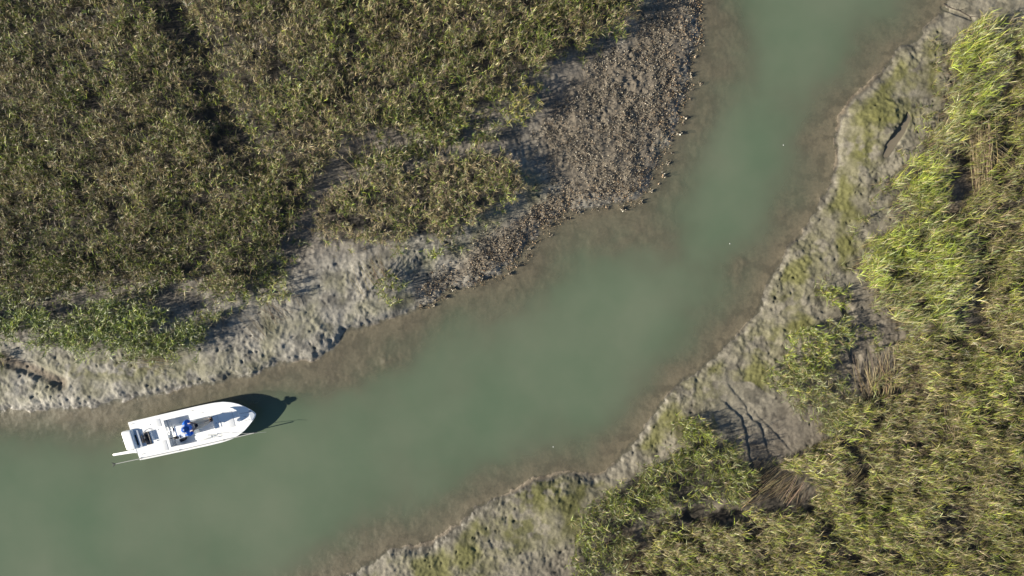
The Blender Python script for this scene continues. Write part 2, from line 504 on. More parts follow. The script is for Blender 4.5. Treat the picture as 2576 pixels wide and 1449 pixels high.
# drier, paler silt on the low left point
for cx, cy, rx, ry, am in [(70, 1000, 170, 45, .45), (330, 975, 230, 35, .28), (200, 930, 60, 40, .25), (880, 680, 110, 40, .2)]:
    wx, wy = P(cx, cy, .2)
    q = np.exp(-(((X - wx) / (rx / 50.)) ** 2 + ((Y - wy) / (ry / 50.)) ** 2))
    COL = COL * (1 + am * q * (0.7 + .6 * fbm(X, Y, 1.2, 4, 118)))[..., None]
# dark mud mixed in inland, away from the shore
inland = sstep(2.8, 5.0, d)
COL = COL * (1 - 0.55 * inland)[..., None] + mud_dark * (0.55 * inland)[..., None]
al = sstep(-0.15, 0.65, fbm(X, Y, 0.45, 5, 120) + 0.1) * sstep(0.1, 0.5, d) * (1 - sstep(2.2, 3.6, d)) * np.where(left_side, 0.4, 0.85)
al = al * (1 - oysm) * (1 - smooth)
for cx, cy, rx, ry, s in [(2215, 290, 75, 45, 1.0), (2170, 380, 40, 60, .9), (2130, 450, 50, 60, .5), (1375, 1245, 90, 45, .95), (1320, 1320, 70, 40, .8),
                          (1290, 1370, 70, 30, .6), (1150, 1420, 120, 30, .5), (330, 930, 220, 35, .75), (2290, 180, 60, 50, .5), (2050, 640, 50, 90, .5), (1990, 740, 40, 60, .6),
                          (1910, 860, 50, 50, .55), (1760, 980, 60, 40, .5), (1690, 1040, 40, 40, .5), (640, 930, 120, 20, .4), (730, 820, 60, 30, .3)]:
    wx, wy = P(cx, cy, .3)
    q = ((X - wx) / (rx / 50.)) ** 2 + ((Y - wy) / (ry / 50.)) ** 2
    al = np.maximum(al, s * np.exp(-q * 0.8) * sstep(-0.35, 0.35, fbm(X, Y, 1.6, 4, 130) + 0.15) * (d > 0.08))
al = np.clip(al, 0, 0.9)
COL = COL * (1 - al)[..., None] + algae * al[..., None]
# dark organic soil under the standing grass, darkened further to paint the shaded gaps
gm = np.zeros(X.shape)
for pg_ in GRASS_SOIL_SHADE:
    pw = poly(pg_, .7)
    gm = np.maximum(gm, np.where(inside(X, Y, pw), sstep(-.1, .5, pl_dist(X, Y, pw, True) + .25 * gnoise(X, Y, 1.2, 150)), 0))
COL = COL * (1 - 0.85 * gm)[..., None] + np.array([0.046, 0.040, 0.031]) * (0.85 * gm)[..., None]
# oyster bed mud
om = oysm * 0.9
COL = COL * (1 - om)[..., None] + np.array([0.150, 0.126, 0.094]) * om[..., None]
wet = np.exp(-(np.maximum(d, 0) / 0.35) ** 1.0)
wet = np.maximum(wet, 0.8 * smooth)

COL = COL * (1 - 0.42 * np.exp(-(np.maximum(d, 0) / 0.22)))[..., None]
COL = COL * (1 - 0.55 * pit_d)[..., None]
mot = sstep(-0.1, 0.6, fbm(X, Y, 1.3, 6, 140, .6))
sub = sstep(0.0, -0.15, d) if False else 1 - sstep(-0.15, 0.02, d)
SC = silt[None, None, :] * (1 - 0.5 * mot)[..., None]
COL = COL * (1 - sub)[..., None] + SC * sub[..., None]
# brown leaf-litter patches on the right
for cx, cy, rx, ry in [(1585, 1390, 35, 70), (2330, 1180, 40, 60), (2480, 440, 60, 60), (2300, 1000, 40, 60), (2400, 560, 30, 40)]:
    wx, wy = P(cx, cy, .5)
    q = np.exp(-(((X - wx) / (rx / 50.)) ** 2 + ((Y - wy) / (ry / 50.)) ** 2)) * 0.8
    COL = COL * (1 - q)[..., None] + np.array([0.15, 0.105, 0.065]) * q[..., None]
# silt-brown floor of the little drain on the left
q = 0.85 * np.exp(-(pl_dist(X, Y, RILL) / 0.25) ** 2)
COL = COL * (1 - q)[..., None] + np.array([0.17, 0.135, 0.10]) * q[..., None]
COL = np.clip(COL, 0.01, 0.8)

ny, nx = H.shape
idx = np.arange(ny * nx).reshape(ny, nx)
F = np.stack([idx[:-1, :-1], idx[:-1, 1:], idx[1:, 1:], idx[1:, :-1]], -1).reshape(-1, 4)
V = np.stack([X, Y, H], -1).reshape(-1, 3)
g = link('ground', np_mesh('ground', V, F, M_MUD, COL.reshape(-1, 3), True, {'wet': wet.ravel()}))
tag(g, 'grey tidal mud banks and marsh soil on both sides of the creek', 'mud', kind='structure')

# ------------------------------------------------------------------ water
wxs = stretch(np.arange(-28.5, 28.501, 0.15), 420); wys = stretch(np.arange(-16.5, 16.501, 0.15), 420)
WX, WY = np.meshgrid(wxs, wys)
dep = np.maximum(0, -height(WX.ravel(), WY.ravel()))
murk = 0.34 + 0.655 * (1 - np.exp(-(dep / 0.34) ** 1.15))
wx_, wy_ = WX.ravel(), WY.ravel()
dn_ = np.maximum(0, dep + 0.10 * fbm(wx_, wy_, 0.35, 4, 160) + .03 * fbm(wx_, wy_, 1.4, 3, 165))
silt_w = np.exp(-(dn_ / 0.34) ** 1.4)
n2y, n2x = WX.shape
idx = np.arange(n2y * n2x).reshape(n2y, n2x)
F = np.stack([idx[:-1, :-1], idx[:-1, 1:], idx[1:, 1:], idx[1:, :-1]], -1).reshape(-1, 4)
keep = (height(WX.ravel(), WY.ravel()) < 0.25)[F].any(1)
V = np.stack([WX.ravel(), WY.ravel(), np.zeros(WX.size)], -1)
w = link('water', np_mesh('water', V, F[keep], M_WATER, None, True, {'murk': murk, 'silt': silt_w}))
tag(w, 'calm murky green water of the tidal creek', 'water', kind='structure')

pc = PUDw.mean(0)
pv = [(pc[0], pc[1], ZP)] + [(pc[0] + (a - pc[0]) * 1.12, pc[1] + (b - pc[1]) * 1.06, ZP) for a, b in PUDw]
pf = np.array([(0, 1 + i, 1 + (i + 1) % len(PUDw)) for i in range(len(PUDw))])
p = link('puddle', np_mesh('puddle', np.array(pv), pf, M_PUDDLE, None, False, {'murk': np.full(len(pv), 0.75), 'silt': np.zeros(len(pv))}))
tag(p, 'narrow brown puddle in a mud hollow beside the green algae mound', 'puddle', kind='structure')

# ------------------------------------------------------------------ grass
PAL = {
    'green': np.array([0.098, 0.125, 0.023]), 'dark': np.array([0.045, 0.080, 0.018]), 'lime': np.array([0.215, 0.265, 0.035]),
    'yellow': np.array([0.27, 0.26, 0.05]), 'olive': np.array([0.145, 0.132, 0.045]), 'straw': np.array([0.33, 0.275, 0.145]),
    'tan': np.array([0.220, 0.178, 0.098]), 'brown': np.array([0.13, 0.095, 0.06]), 'pale': np.array([0.27, 0.29, 0.15]), 'rose': np.array([0.27, 0.20, 0.155]),
}


def strips(p0, az, e0, L, wd, droop, cols, segs=3, w_prof=(0.75, 1.0, 0.7, 0.12)):
    """curved tapering blades; returns verts, faces, cols"""
    n = len(p0)
    pts = [p0]
    e = e0.copy()
    cur = p0
    for s in range(segs):
        step = L / segs
        dirv = np.stack([np.cos(az) * np.cos(e), np.sin(az) * np.cos(e), np.sin(e)], -1)
        cur = cur + dirv * step[:, None]
        pts.append(cur)
        e = e - droop * (0.6 + 0.5 * s)
    perp = np.stack([-np.sin(az), np.cos(az), np.zeros(n)], -1)
    perp = perp + np.stack([np.zeros(n), np.zeros(n), rng.normal(0, 0.35, n)], -1)
    V = np.empty((n, 2 * (segs + 1), 3)); 
    for s in range(segs + 1):
        h = perp * (wd * w_prof[s] * 0.5)[:, None]
        V[:, 2 * s] = pts[s] - h
        V[:, 2 * s + 1] = pts[s] + h
    base = np.arange(n)[:, None] * 2 * (segs + 1)
    Fs = []
    for s in range(segs):
        Fs.append(np.concatenate([base + 2 * s, base + 2 * s + 1, base + 2 * s + 3, base + 2 * s + 2], 1))
    Fc = np.stack(Fs, 1).reshape(-1, 4)
    CC = np.repeat(cols[:, None, :], 2 * (segs + 1), 1).reshape(-1, 3)
    return V.reshape(-1, 3), Fc, CC


def merge(parts):
    off = 0; Vs, Fs, Cs = [], [], []
    for v, f, c in parts:
        Vs.append(v); Fs.append(f + off); Cs.append(c); off += len(v)
    return np.concatenate(Vs), np.concatenate(Fs), np.concatenate(Cs)


def pick(names, weights, n):
    wts = np.array(weights, float); wts /= wts.sum()
    A = np.stack([PAL[k] for k in names])
    ch = rng.choice(len(names), n, p=wts)
    return A[ch] * rng.uniform(0.72, 1.3, (n, 1)) * (1 + rng.normal(0, 0.05, (n, 3)))


def shoots(x, y, z, h, lean, k, leaf_len, leaf_w, pal, wts, top=None, e_mean=0.9, azb=None, azs=3.2, droop=0.35, tone=None):
    """x,y,z roots; h heights; lean (n,2); k leaves each -> strips"""
    n = len(x)
    parts = []
    # stems
    az = np.arctan2(lean[:, 1], lean[:, 0]) + rng.normal(0, .2, n)
    lm = np.hypot(lean[:, 0], lean[:, 1])
    e = np.pi / 2 - np.arctan(lm * 0.7)
    stem_c = pick(['olive', 'brown', 'tan'], [2, 2, 1.5], n)
    parts.append(strips(np.stack([x, y, z - 0.03], -1), az, e, h * 1.02, np.full(n, leaf_w * 0.55), np.arctan(lm) * 0.25, stem_c, 3, (1, .9, .7, .4)))
    # leaves
    rep = np.repeat(np.arange(n), k)
    m = len(rep)
    t = rng.uniform(0.30, 1.0, m) ** 0.8
    lx = lean[rep, 0] * h[rep] * t ** 1.4; ly = lean[rep, 1] * h[rep] * t ** 1.4
    p0 = np.stack([x[rep] + lx, y[rep] + ly, z[rep] + h[rep] * t * 0.97], -1)
    if azb is None:
        a = rng.uniform(-np.pi, np.pi, m)
    else:
        a = azb[rep] + rng.normal(0, azs, m)
    e0 = rng.normal(e_mean, 0.3, m)
    L = leaf_len * rng.uniform(0.6, 1.3, m) * (0.75 + 0.4 * (1 - t))
    cols = pick(pal, wts, m)
    # a shoot has a tendency of its own
    cols = cols * rng.uniform(0.8, 1.2, n)[rep][:, None]
    if tone is not None: cols = cols * tone[rep][:, None]
    parts.append(strips(p0, a, e0, L, leaf_w * rng.uniform(0.6, 1.25, m), droop * rng.uniform(0.4, 1.6, m), cols))
    if top is not None:
        frac, tp, tw = top
        s = np.nonzero(rng.random(n) < frac)[0]
        rp = np.repeat(s, 4); mm = len(rp)
        p0 = np.stack([x[rp] + lean[rp, 0] * h[rp], y[rp] + lean[rp, 1] * h[rp], z[rp] + h[rp] * 0.98], -1)
        parts.append(strips(p0, rng.uniform(-np.pi, np.pi, mm), rng.normal(0.75, 0.4, mm), rng.uniform(0.12, 0.30, mm), leaf_w * rng.uniform(.5, .9, mm), rng.uniform(.2, .7, mm), pick(tp, tw, mm)))
    return merge(parts)


def scatter(pg, dens, holes=(), edge=None, seed=1):
    x0, y0 = pg.min(0); x1, y1 = pg.max(0)
    n = int((x1 - x0) * (y1 - y0) * dens)
    x = rng.uniform(x0, x1, n); y = rng.uniform(y0, y1, n)
    jx = x + 0.25 * fbm(x, y, 0.9, 3, seed); jy = y + 0.25 * fbm(x, y, 0.9, 3, seed + 5)
    k = inside(jx, jy, pg)
    for hx, hy, rx, ry, pr in holes:
        q = ((jx - hx) / rx) ** 2 + ((jy - hy) / ry) ** 2
        k &= ~((q < 1) & (rng.random(n) < pr))
    k &= shore(x, y) > 0.15
    return x[k], y[k]


def tufted(pg, tpm, per, spread, holes=(), seed=1, f=0.7, amount=0.5):
    """tuft centres thinned by noise, then several shoots round each; returns roots and two per-tuft random numbers"""
    tx_, ty_ = scatter(pg, tpm, holes, seed=seed)
    kk = clumped(tx_, ty_, f, amount, seed * 10)
    far_ = (np.abs(tx_) > 28.5) | (np.abs(ty_) > 16.6)
    kk &= ~far_ | (rng.random(len(tx_)) < .55)
    tx_, ty_ = tx_[kk], ty_[kk]
    n_ = rng.integers(per[0], per[1] + 1, len(tx_))
    r_ = np.repeat(np.arange(len(tx_)), n_)
    sp = spread * rng.uniform(.6, 1.4, len(tx_))[r_]
    x_ = tx_[r_] + rng.normal(0, 1, len(r_)) * sp; y_ = ty_[r_] + rng.normal(0, 1, len(r_)) * sp
    A_ = rng.random(len(tx_)); B_ = rng.normal(0, 1, len(tx_))
    lx_ = (x_ - tx_[r_]) / (spread * 2.2); ly_ = (y_ - ty_[r_]) / (spread * 2.2)
    return x_, y_, A_[r_], B_[r_], np.stack([lx_, ly_], -1)


def hole(cx, cy, rx, ry, pr=1.0, z=0.7):
    wx, wy = P(cx, cy, z)
    return (wx, wy, rx / 50.0, ry / 50.0, pr)


def clumped(x, y, f, amount, seed):
    """keep probability from a noise, so tufts and gaps form"""
    nz = fbm(x, y, f, 3, seed)
    return rng.random(len(x)) < np.clip(1 - amount + amount * (0.6 + 1.3 * nz), 0.05, 1)


def stuff(name, parts, label, cat='grass'):
    v, f, c = merge(parts)
    o = link(name, np_mesh(name, v, f, M_LEAF, np.clip(c, 0.008, 0.7)))
    return tag(o, label, cat, kind='stuff')


GREY = ['green', 'olive', 'dark', 'tan', 'brown', 'straw', 'lime']
# --- left marsh
M1 = poly(M1_PX, 1.0)
x, y, ta, tb, sl = tufted(M1, 15, (3, 6), 0.045, (), 20, 0.6, 0.42)
c2 = pl_dist(x, y, poly([(390, -80), (425, 10), (470, 90), (505, 170), (535, 240), (565, 310), (600, 380), (640, 430)], 0.6)) + 0.4 * gnoise(x, y, 0.8, 71)
c3 = pl_dist(x, y, poly([(690, 160), (640, 90), (540, 130)], 0.7))
kk = (rng.random(len(x)) < 0.42 + 0.58 * sstep(0.25, 1.2, c2)) & (rng.random(len(x)) < 0.4 + 0.6 * sstep(0.2, 0.9, c3))
x, y, ta, tb, sl, c2 = x[kk], y[kk], ta[kk], tb[kk], sl[kk], c2[kk]
n = len(x)
z = height(x, y)
patch = fbm(x, y, 0.28, 3, 210)
rim = np.exp(-(pl_dist(x, y, poly([(900, 350), (800, 445), (765, 535), (700, 618), (625, 705)], .9)) / 1.0) ** 2)
hh = (0.82 + .30 * rim + 0.16 * patch + 0.17 * tb + rng.normal(0, 0.07, n)).clip(0.25, 1.4) * (0.55 + 0.45 * sstep(0.4, 1.4, c2))
ln = sl * .5 + rng.normal(0, 0.10, (n, 2)) + np.array([0.08, 0.06])
low = np.exp(-(pl_dist(x, y, poly([(0, 650), (300, 640), (560, 640), (700, 560)], .9)) / 1.5) ** 2)   # greener towards the wet lower edge, with painted shade there
gsel = ta < np.clip(0.45 + 0.5 * fbm(x, y, 0.3, 3, 220) + .4 * low, 0.12, 0.95)
low_shade = np.exp(-.22 * low)  # blade colour dimmed along the lower edge to stand in for shadow
parts = []
for sel, wts in ((gsel, [5, 3.4, 2.4, 1.0, .6, 1.0, 2.8]), (~gsel, [1.0, 2.6, 1.4, 3.4, 1.4, 3.2, .4])):
    parts.append(shoots(x[sel], y[sel], z[sel], hh[sel], ln[sel], 7, 0.33, 0.0165, GREY, wts, (0.35, ['tan', 'straw', 'rose', 'brown'], [2, 1.8, 1.6, 1]), 0.98, None, 3.2, .27, tone=1.24 * low_shade[sel] * np.exp(.30 * tb[sel])))
stuff('marsh_grass', parts, 'broad brown and green cordgrass marsh filling the upper left')

# --- island of grass beside the oyster bed
M2 = poly(M2_PX, 0.9)
x, y, ta, tb, sl = tufted(M2, 16.0, (3, 6), 0.05, [hole(960, 575, 60, 20, .6), hole(1060, 560, 14, 40, .7)], 23, 0.8, 0.55)
n = len(x)
z = height(x, y)
hh = (0.70 + 0.12 * tb + rng.normal(0, 0.06, n)).clip(0.2, 1.1)
ln = sl * .5 + rng.normal(0, 0.10, (n, 2)) + np.array([0.06, 0.05])
gsel = ta < .35
parts = []
for sel, wts in ((gsel, [4, 2.4, 2.4, 1.0, .8, .8, 2.4]), (~gsel, [1.0, 2.0, 1.0, 3.4, 1.6, 3.4, .4])):
    parts.append(shoots(x[sel], y[sel], z[sel], hh[sel], ln[sel], 7, 0.33, 0.0165, GREY, wts, (0.5, ['tan', 'straw', 'rose'], [2, 1.8, 2.2]), .9, tone=1.32 * np.exp(.28 * tb[sel])))
stuff('marsh_grass', parts, 'tan topped grass island between the muddy gully and the oyster bed')
# --- sparse band above the island
M4 = poly([(870, 430), (880, 385), (930, 345), (1000, 335), (1080, 318), (1190, 300), (1232, 335), (1205, 375), (1090, 392), (990, 420), (900, 440)], 0.8)
x, y, ta, tb, sl = tufted(M4, 13, (3, 6), 0.08, (), 24, 0.9, 0.65)
n = len(x)
z = height(x, y)
stuff('marsh_grass', [shoots(x, y, z, (0.50 + .12 * tb + rng.normal(0, 0.06, n)).clip(0.15, 0.9), sl * .5 + rng.normal(0, 0.14, (n, 2)), 8, 0.36, 0.023, GREY, [4.5, 3, 2, 1.4, .5, 1.8, 2.4], None, .75, tone=np.exp(.2 * tb))],
      'sparse green grass with mud showing, between big marsh and grass island')
# --- lower left green strip
M3 = poly(M3_PX, 0.75)
x, y, ta, tb, sl = tufted(M3, 14, (4, 7), 0.07, [hole(150, 795, 45, 16, .8), hole(300, 850, 34, 20, .7)], 25, 0.8, 0.6)
n = len(x)
z = height(x, y)
hh = (0.90 + 0.17 * tb + rng.normal(0, 0.06, n)).clip(0.2, 1.4)
stuff('marsh_grass', [shoots(x, y, z, hh, sl * .55 + rng.normal(0, 0.12, (n, 2)), 10, 0.36, 0.020, ['green', 'dark', 'lime', 'pale', 'straw', 'olive'], [6, 2.6, 3.0, 1.4, .4, 1], None, .75, tone=1.12 * np.exp(.3 * tb))],
      'dark green leafy grass strip along the lower left mud bank')
# --- fringe at the foot of the left marsh
M5 = poly([(-300, 690), (0, 690), (200, 690), (420, 690), (600, 680), (640, 650), (672, 660), (625, 735), (520, 755), (430, 745), (330, 760), (230, 760), (100, 752), (0, 740), (-300, 760)], .7)
x, y, ta, tb, sl = tufted(M5, 8, (3, 6), 0.09, (), 26, 0.9, 0.75)
n = len(x)
z = height(x, y)
stuff('marsh_grass', [shoots(x, y, z, (0.50 + .12 * tb + rng.normal(0, 0.06, n)).clip(0.15, .9), sl * .5 + rng.normal(0, 0.14, (n, 2)), 8, 0.34, 0.023, GREY, [5, 3, 2.4, 1.6, .6, 1.6, 2], None, .75, tone=np.exp(.2 * tb))],
      'low ragged grass fringe at the foot of the upper left marsh')

# --- right marsh
RBL = ['lime', 'yellow', 'olive', 'straw', 'tan', 'green', 'brown', 'pale']
RM = poly(RM_PX, 1.0)
x, y, ta, tb, sl = tufted(RM, 18, (3, 6), 0.05, [hole(2370, 530, 28, 42, .97), hole(1975, 1232, 34, 28, .5), hole(2418, 735, 32, 90, .95), hole(1785, 1297, 100, 27, .92), hole(1950, 1280, 60, 18, .8), hole(2540, 470, 30, 30, .7), hole(2480, 420, 50, 55, .75), hole(2490, 900, 25, 40, .4),
                        hole(2200, 960, 40, 40, .6)], 27, 0.6, 0.58)
kk = (fbm(x, y, 0.55, 3, 275) > -0.60) | (rng.random(len(x)) < .25)
x, y, ta, tb, sl = x[kk], y[kk], ta[kk], tb[kk], sl[kk]
n = len(x)
z = height(x, y)
patch = fbm(x, y, 0.3, 3, 270)
hh = (0.74 + 0.15 * patch + 0.18 * tb + rng.normal(0, 0.07, n)).clip(0.2, 1.3)
ln = sl * .45 + rng.normal(0, 0.10, (n, 2)) + np.array([0.40, 0.20])
gsel = ta < np.clip(0.45 + 0.55 * fbm(x, y, 0.35, 3, 280), 0.1, 0.9)
parts = []
for sel, wts in ((gsel, [3.6, 2.8, 3.2, 1.0, .6, 2.8, .8, .8]), (~gsel, [1.0, 1.3, 2.8, 2.2, 2.6, 1.6, 1.8, .9])):
    m = int(sel.sum())
    parts.append(shoots(x[sel], y[sel], z[sel], hh[sel], ln[sel], 7, 0.42, 0.0155, RBL, wts, (0.3, ['tan', 'straw', 'rose'], [2, 2, 1]),
                        0.5, np.full(m, 0.35), 0.7, 0.26, tone=0.90 * np.exp(.36 * tb[sel])))
stuff('marsh_grass', parts, 'straw and yellow green marsh leaning right, filling the lower right')

# --- tall bright strip on the right bank
RT = poly(RT_PX, 1.0)
x, y, ta, tb, sl = tufted(RT, 10, (4, 8), .09, [hole(2500, 140, 45, 25, .7), hole(2360, 445, 16, 40, .9), hole(2330, 395, 60, 16, .6), hole(2215, 600, 40, 14, .6), hole(2390, 620, 26, 40, .7), hole(2270, 730, 60, 14, .5)], 29, 0.7, 0.5)
n = len(x)
z = height(x, y)
hh = (1.10 + 0.18 * fbm(x, y, .5, 2, 300) + .14 * tb + rng.normal(0, 0.07, n)).clip(0.3, 1.6)
ln = sl * .4 + rng.normal(0, 0.12, (n, 2)) + np.array([0.30, 0.24])
lim = np.zeros(n)
for cx, cy, rx, ry in [(2425, 160, 50, 85), (2295, 470, 48, 75), (2230, 640, 60, 40), (2330, 650, 50, 40)]:
    wx, wy = P(cx, cy, 1.0)
    lim = np.maximum(lim, np.exp(-(((x - wx) / (rx / 50)) ** 2 + ((y - wy) / (ry / 50)) ** 2)))
gsel = ta < 0.06 + 1.0 * lim * np.clip(.75 + .7 * fbm(x, y, .6, 3, 295), 0, 1.2)
parts = []
for sel, wts in ((gsel, [8, 2.0, .5, .3, .0, 2.0, 0, .8]), (~gsel, [2.2, 1.0, 2.4, 1.8, .8, 3.2, .4, 3.0])):
    m = int(sel.sum())
    parts.append(shoots(x[sel], y[sel], z[sel], hh[sel], ln[sel], 9, 0.50, 0.0165, RBL, wts, None, 0.6, np.full(m, 0.6), 0.8, 0.28, tone=(1.22 if wts[0] > 5 else 1.0) * np.exp(.30 * tb[sel])))
stuff('marsh_grass', parts, 'tall lush lime green grass along the right bank')

# --- greyish leafy grass above the mud pocket
RG = poly([(1925, 950), (1975, 932), (2060, 925), (2110, 955), (2140, 1005), (2170, 1020), (2100, 1075), (2050, 1105), (2035, 1060), (2005, 1025), (1965, 982)], .8)
x, y, ta, tb, sl = tufted(RG, 14, (3, 6), .07, (), 33, 0.8, 0.5)
n = len(x)
z = height(x, y)
stuff('marsh_grass', [shoots(x, y, z, (0.65 + .14 * tb + rng.normal(0, 0.07, n)).clip(0.2, 1.1), sl * .5 + rng.normal(0, 0.12, (n, 2)) + np.array([.2, .1]), 9, 0.40, 0.018, RBL, [1.4, .8, 2.4, 1.8, .8, 3, .6, 4.5], None, .6, tone=np.exp(.25 * tb))],
      'pale grey green leafy grass along the upper right side of the rilled mud pocket')

# --- ragged outskirts where the stands thin out onto the mud
FR = poly([(2345, 100), (2400, 90), (2378, 240), (2340, 350), (2250, 430), (2230, 510), (2240, 560), (2150, 615), (2140, 690), (2100, 740), (2200, 775), (2240, 860), (2190, 900), (2120, 800), (2050, 745), (2080, 660),
           (2120, 590), (2185, 540), (2190, 430), (2270, 360), (2330, 250)], .6)
x, y, ta, tb, sl = tufted(FR, 5, (2, 4), .07, (), 34, 0.8, 0.85)
z = height(x, y); n = len(x)
stuff('marsh_grass', [shoots(x, y, z, (0.34 + .10 * tb + rng.normal(0, 0.05, n)).clip(0.12, .7), sl * .5 + rng.normal(0, 0.18, (n, 2)), 8, 0.32, 0.018, RBL, [2.4, 1.4, 2.4, 1.8, .8, 3, .6, 2.5], None, .6, tone=np.exp(.25 * tb))],
      'thin scattered grass on the right mud bank outside the lime strip')
FL = poly([(1230, 240), (1330, 180), (1440, 130), (1560, 60), (1600, 70), (1480, 150), (1370, 230), (1290, 300), (1240, 370), (1320, 440), (1330, 500), (1250, 560), (1160, 620), (1060, 650), (960, 650), (850, 640), (770, 620),
           (700, 720), (600, 770), (520, 830), (500, 900), (480, 800), (560, 740), (640, 660), (760, 560), (800, 600), (980, 615), (1080, 606), (1190, 558), (1300, 490), (1262, 380), (1190, 330)], .6)
x, y, ta, tb, sl = tufted(FL, 4.5, (2, 4), .07, (), 36, 0.8, 0.85)
z = height(x, y); n = len(x)
stuff('marsh_grass', [shoots(x, y, z, (0.34 + .10 * tb + rng.normal(0, 0.05, n)).clip(0.12, .7), sl * .5 + rng.normal(0, 0.18, (n, 2)), 8, 0.32, 0.018, GREY, [4, 2.6, 2.2, 1.6, .6, 1.8, 2], None, .7, tone=1.1 * np.exp(.25 * tb))],
      'thin scattered grass round the grass island and marsh edge on the left mud')

# --- lower right clump beside the mud pocket
RC = poly(RC_PX, 0.8)
x, y, ta, tb, sl = tufted(RC, 9.5, (4, 7), .085, [hole(1700, 1290, 60, 22, .7), hole(1790, 1280, 80, 25, .85)], 31, 0.8, 0.6)
n = len(x)
z = height(x, y)
stuff('marsh_grass', [shoots(x, y, z, (0.90 + .16 * tb + rng.normal(0, 0.07, n)).clip(0.2, 1.4), sl * .5 + rng.normal(0, 0.12, (n, 2)) + np.array([.14, .10]), 9, 0.38, 0.019, RBL, [3.2, 1.2, 2.2, 1.0, .4, 5, .4, 2.4], None, .7, tone=np.exp(.2 * tb))],
      'green leafy grass fringe between the mud pocket and the lower creek bank')

# --- single tufts, each a plant of its own
tufts = [
    (1310, 268, 38, 55, .75, 'yellow', 'tall yellowish grass tuft alone at the inner edge of the oyster bed'),
    (1092, 632, 16, 9, .35, 'lime', 'small bright green tuft on mud just below the grass island'),
    (985, 728, 34, 30, .45, 'green', 'leafy green tuft at the foot of the standing dead reeds'),
    (690, 722, 44, 46, .45, 'pale', 'pale green tuft on the mud left of the gully mouth'),
    (532, 800, 22, 16, .45, 'pale', 'small round pale tuft on shaded mud right of the dark leafy strip'),
    (1738, 1075, 34, 34, .6, 'lime', 'yellow lime tuft at the tip of the leafy fringe beside the mud pocket'),
    (2022, 880, 52, 110, .75, 'lime', 'bright green tuft on the mud above the rilled pocket'),
    (2092, 848, 40, 60, .65, 'pale', 'pale leafy tuft just right of the bright one above the rilled pocket'),
    (2075, 738, 14, 9, .35, 'lime', 'tiny lime sprout on bare mud, nearest to the creek edge'),
    (2110, 748, 20, 16, .4, 'lime', 'small lime tuft beside the tiny sprout on bare mud'),
    (705, 655, 12, 6, .3, 'green', 'little green sprout in the shaded gully'),
    (1060, 318, 22, 14, .4, 'green', 'green tuft on the sparse mud under the big marsh'),
    (610, 745, 22, 14, .4, 'green', 'low green tuft between the pale tuft and the marsh foot'),
    (1960, 945, 36, 30, .45, 'pale', 'greyish leafy tuft at the top of the rilled mud pocket'),
    (-5, 905, 20, 18, .45, 'green', 'dark tuft at the left margin above the little mud drain'),
]
for cx, cy, r, cnt, hgt, kind, lab in tufts:
    wx, wy = P(cx, cy, 0.6)
    rr = r / 50.0
    a = rng.uniform(0, 6.28, cnt); q = np.sqrt(rng.random(cnt)) * rr
    x = q * np.cos(a); y = q * np.sin(a)
    zc = float(height(np.array([wx]), np.array([wy]))[0])
    z = height(x + wx, y + wy) - zc
    ln = np.stack([x / rr * .3, y / rr * .3], -1) + rng.normal(0, .15, (cnt, 2))
    wts = {'yellow': [2, 4, 2, 2, 2, 1, .5, 1], 'lime': [5, 1.5, 1, 1, 0, 2.5, 0, 1.5], 'green': [1.6, .4, 1.5, .8, .2, 5, .2, 1.5], 'pale': [2, 1, 1.5, 1.5, .4, 2.5, .2, 4]}[kind]
    v, f, c = shoots(x, y, z, (hgt + rng.normal(0, .1, cnt)).clip(.15, 1.2), ln, 12, 0.38, 0.022, RBL, wts, tone=np.full(cnt, 1.25))
    o = link('grass_tuft', np_mesh('grass_tuft', v, f, M_LEAF, np.clip(c, .008, .7)), None, (wx, wy, zc))
    tag(o, lab, 'grass tuft', 'grass tufts growing apart on the mud')

# ------------------------------------------------------------------ dead reeds
def reed_mesh(p0, p1, rad, cols):
    """thin four sided stalks from p0 to p1 with a slight bow"""
    n = len(p0)
    pm = (p0 + p1) / 2 + rng.normal(0, 0.03, (n, 3)) * np.linalg.norm(p1 - p0, axis=1)[:, None]
    ax = p1 - p0; ax /= np.linalg.norm(ax, axis=1)[:, None]
    up = np.tile(np.array([0., 0., 1.]), (n, 1)); up[np.abs(ax[:, 2]) > .9] = (1, 0, 0)
    s = np.cross(ax, up); s /= np.linalg.norm(s, axis=1)[:, None]
    t = np.cross(s, ax)
    V = np.empty((n, 12, 3))
    for k, (pp, w_) in enumerate(((p0, 1.0), (pm, .85), (p1, .45))):
        for q, (a, b) in enumerate(((1, 0), (0, 1), (-1, 0), (0, -1))):
            V[:, 4 * k + q] = pp + (s * a + t * b) * (rad * w_)[:, None]
    base = np.arange(n)[:, None] * 12
    Fs = []
    for k in range(2):
        for q in range(4):
            q2 = (q + 1) % 4
            Fs.append(np.concatenate([base + 4 * k + q, base + 4 * k + q2, base + 4 * k + 4 + q2, base + 4 * k + 4 + q], 1))
    return V.reshape(-1, 3), np.stack(Fs, 1).reshape(-1, 4), np.repeat(cols[:, None, :], 12, 1).reshape(-1, 3)


